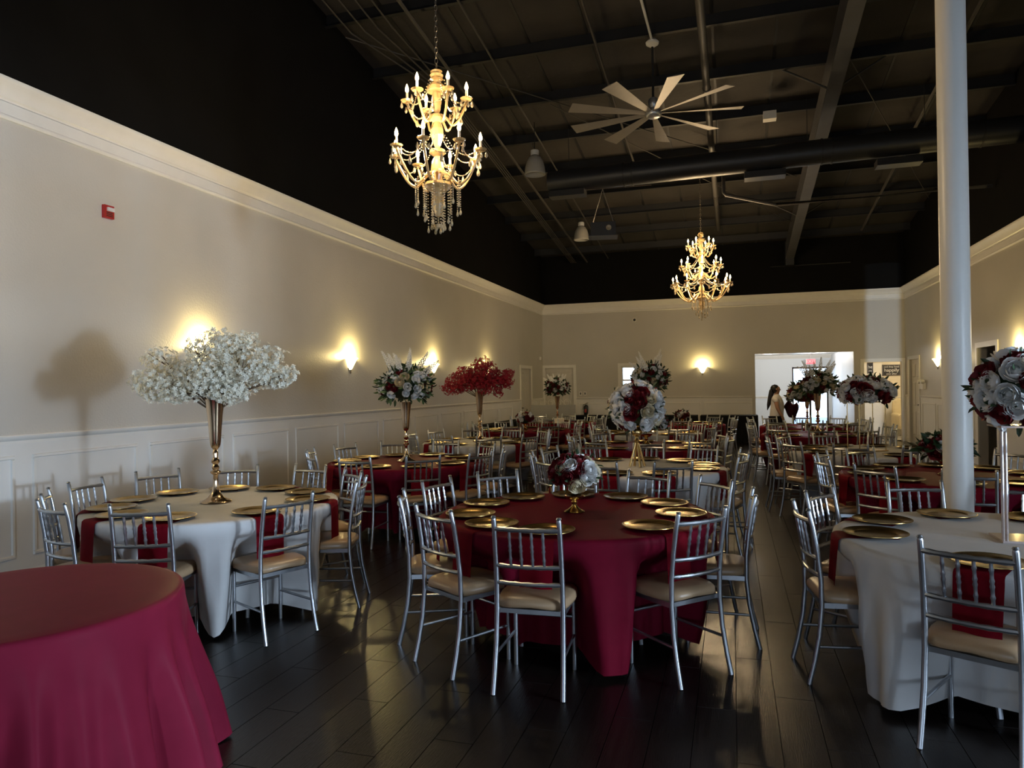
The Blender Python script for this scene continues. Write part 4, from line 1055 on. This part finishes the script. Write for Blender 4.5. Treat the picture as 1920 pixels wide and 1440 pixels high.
# local: +x is the way she faces, y away from the camera
P_ = [(0, 0, .90), (0, 0, 1.02), (.015, 0, 1.18), (0, 0, 1.30), (.0, 0, 1.37), (.015, 0, 1.43), (.02, 0, 1.50), (.015, 0, 1.57),
      (0, -.15, 1.30), (.04, -.21, 1.08), (.14, -.19, .88), (.17, -.18, .80),
      (0, .15, 1.30), (.10, .20, 1.10), (.27, .12, 1.10), (.34, .10, 1.11),
      (0, -.085, .84), (.01, -.095, .48), (-.01, -.10, .09), (.10, -.11, .035),
      (0, .085, .84), (.03, .095, .48), (.02, .10, .09), (.13, .11, .035)]
E_ = [(0,1),(1,2),(2,3),(3,4),(4,5),(5,6),(6,7),(3,8),(8,9),(9,10),(10,11),(3,12),(12,13),(13,14),(14,15),(0,16),(16,17),(17,18),(18,19),(0,20),(20,21),(21,22),(22,23)]
RD = [(.13,.15),(.125,.14),(.13,.145),(.10,.13),.052,.06,(.078,.088),.055,.058,.043,.032,.026,.058,.043,.032,.026,.085,.056,.038,.032,.085,.056,.038,.032]
skin('body', P_, E_, RD, 'skin', pn)
def hand(w0, d, n_):
    # palm plus five finger chains rooted in it
    w0 = Vector(w0); d = Vector(d).normalized(); s = d.cross(Vector(n_)).normalized(); nn = Vector(n_).normalized()
    pts = [w0, w0+d*.05]; ed = [(0, 1)]; rd = [(.018, .024), (.014, .034)]
    for k, (u, l) in enumerate(((-.03, .055), (-.011, .072), (.010, .078), (.030, .068))):
        b = len(pts); pts += [w0+d*.075+s*u, w0+d*(.075+l*.5)+s*u*1.05+nn*.008, w0+d*(.075+l)+s*u*1.05+nn*.026]; ed += [(1, b), (b, b+1), (b+1, b+2)]; rd += [.0095, .0085, .007]
    b = len(pts); pts += [w0+d*.03-s*.045, w0+d*.06-s*.060+nn*.012, w0+d*.085-s*.058+nn*.02]; ed += [(0, b), (b, b+1), (b+1, b+2)]; rd += [.011, .0095, .008]
    skin('hand', pts, ed, rd, 'skin', pn, 1)
hand((.175, -.178, .79), (.25, .05, -1), (1, 0, .1))
hand((.345, .10, 1.11), (1, -.1, .05), (0, -1, 0))
skin('shirt', [(0, 0, .80), (.0, 0, .92), (.015, 0, 1.05), (.03, 0, 1.18), (0, 0, 1.30), (-.005, 0, 1.385), (-.002, -.15, 1.305), (.02, -.195, 1.18), (-.002, .15, 1.305), (.05, .19, 1.18)], [(0,1),(1,2),(2,3),(3,4),(4,5),(4,6),(6,7),(4,8),(8,9)], [(.165,.18),(.16,.175),(.155,.168),(.155,.165),(.118,.15),(.058,.066),.075,.066,.075,.066], 'tee_white', pn)
skin('trousers', [(0, 0, .92), (0, -.085, .82), (.01, -.095, .48), (-.01, -.10, .10), (0, .085, .82), (.03, .095, .48), (.02, .10, .10)], [(0,1),(1,2),(2,3),(0,4),(4,5),(5,6)], [(.15,.165),.105,.072,.055,.105,.072,.055], 'denim_black', pn)
hb = MB(); hb.lathe([(.001, -.105), (.05, -.095), (.085, -.05), (.094, 0), (.086, .045), (.055, .082), (.001, .098)], 16, (-.028, 0, 1.505))
hb.tube([(-.06, 0, 1.51), (-.09, 0, 1.45), (-.112, 0, 1.37), (-.135, 0, 1.26), (-.16, 0, 1.15), (-.19, 0, 1.03)], [.05, .06, .055, .05, .04, .006], 10)
hb.build('hair', 'hair_black', pn, smooth='all')
for s in (-1, 1):
    MB().ball((.015, s*.079, 1.495), .016, 8, 6, 1.5).build('ear', 'skin', pn, smooth='all'); MB().ball((.074, s*.03, 1.505), .009, 8, 6).build('eye', 'hair_black', pn, smooth='all')
MB().lathe([(.001, .03), (.008, .02), (.013, .0), (.001, -.006)], 8).build('nose', 'skin', pn, loc=(.084, 0, 1.472), rot=(0, .25, 0), smooth='all')
MB().ball((.068, 0, 1.445), .016, 8, 5, .35).build('mouth', 'petal_red', pn, smooth='all')
# the cloth she carries
cl = MB(); vs = []; fs = []
for i in range(9):
    for j in range(9):
        u, v = i/8, j/8; vs.append((.20+.22*u+.03*math.sin(5*v), -.05+.18*v+.03*math.sin(6*u), 1.27-.22*u*v-.20*v+.05*math.sin(7*u+2*v)-.10*u))
for i in range(8):
    for j in range(8): fs.append((i*9+j, i*9+j+1, (i+1)*9+j+1, (i+1)*9+j))
ob = cl.add(vs, fs).build('carried_cloth', 'dark_maroon', None, smooth='all')
md = ob.modifiers.new('thick', 'SOLIDIFY'); md.thickness = .03
ob.location = (wp.x, wp.y, 0); ob.rotation_euler = (0, 0, R_(-8))
tag(ob, 'bundle of dark burgundy cloth carried by the woman', 'cloth')
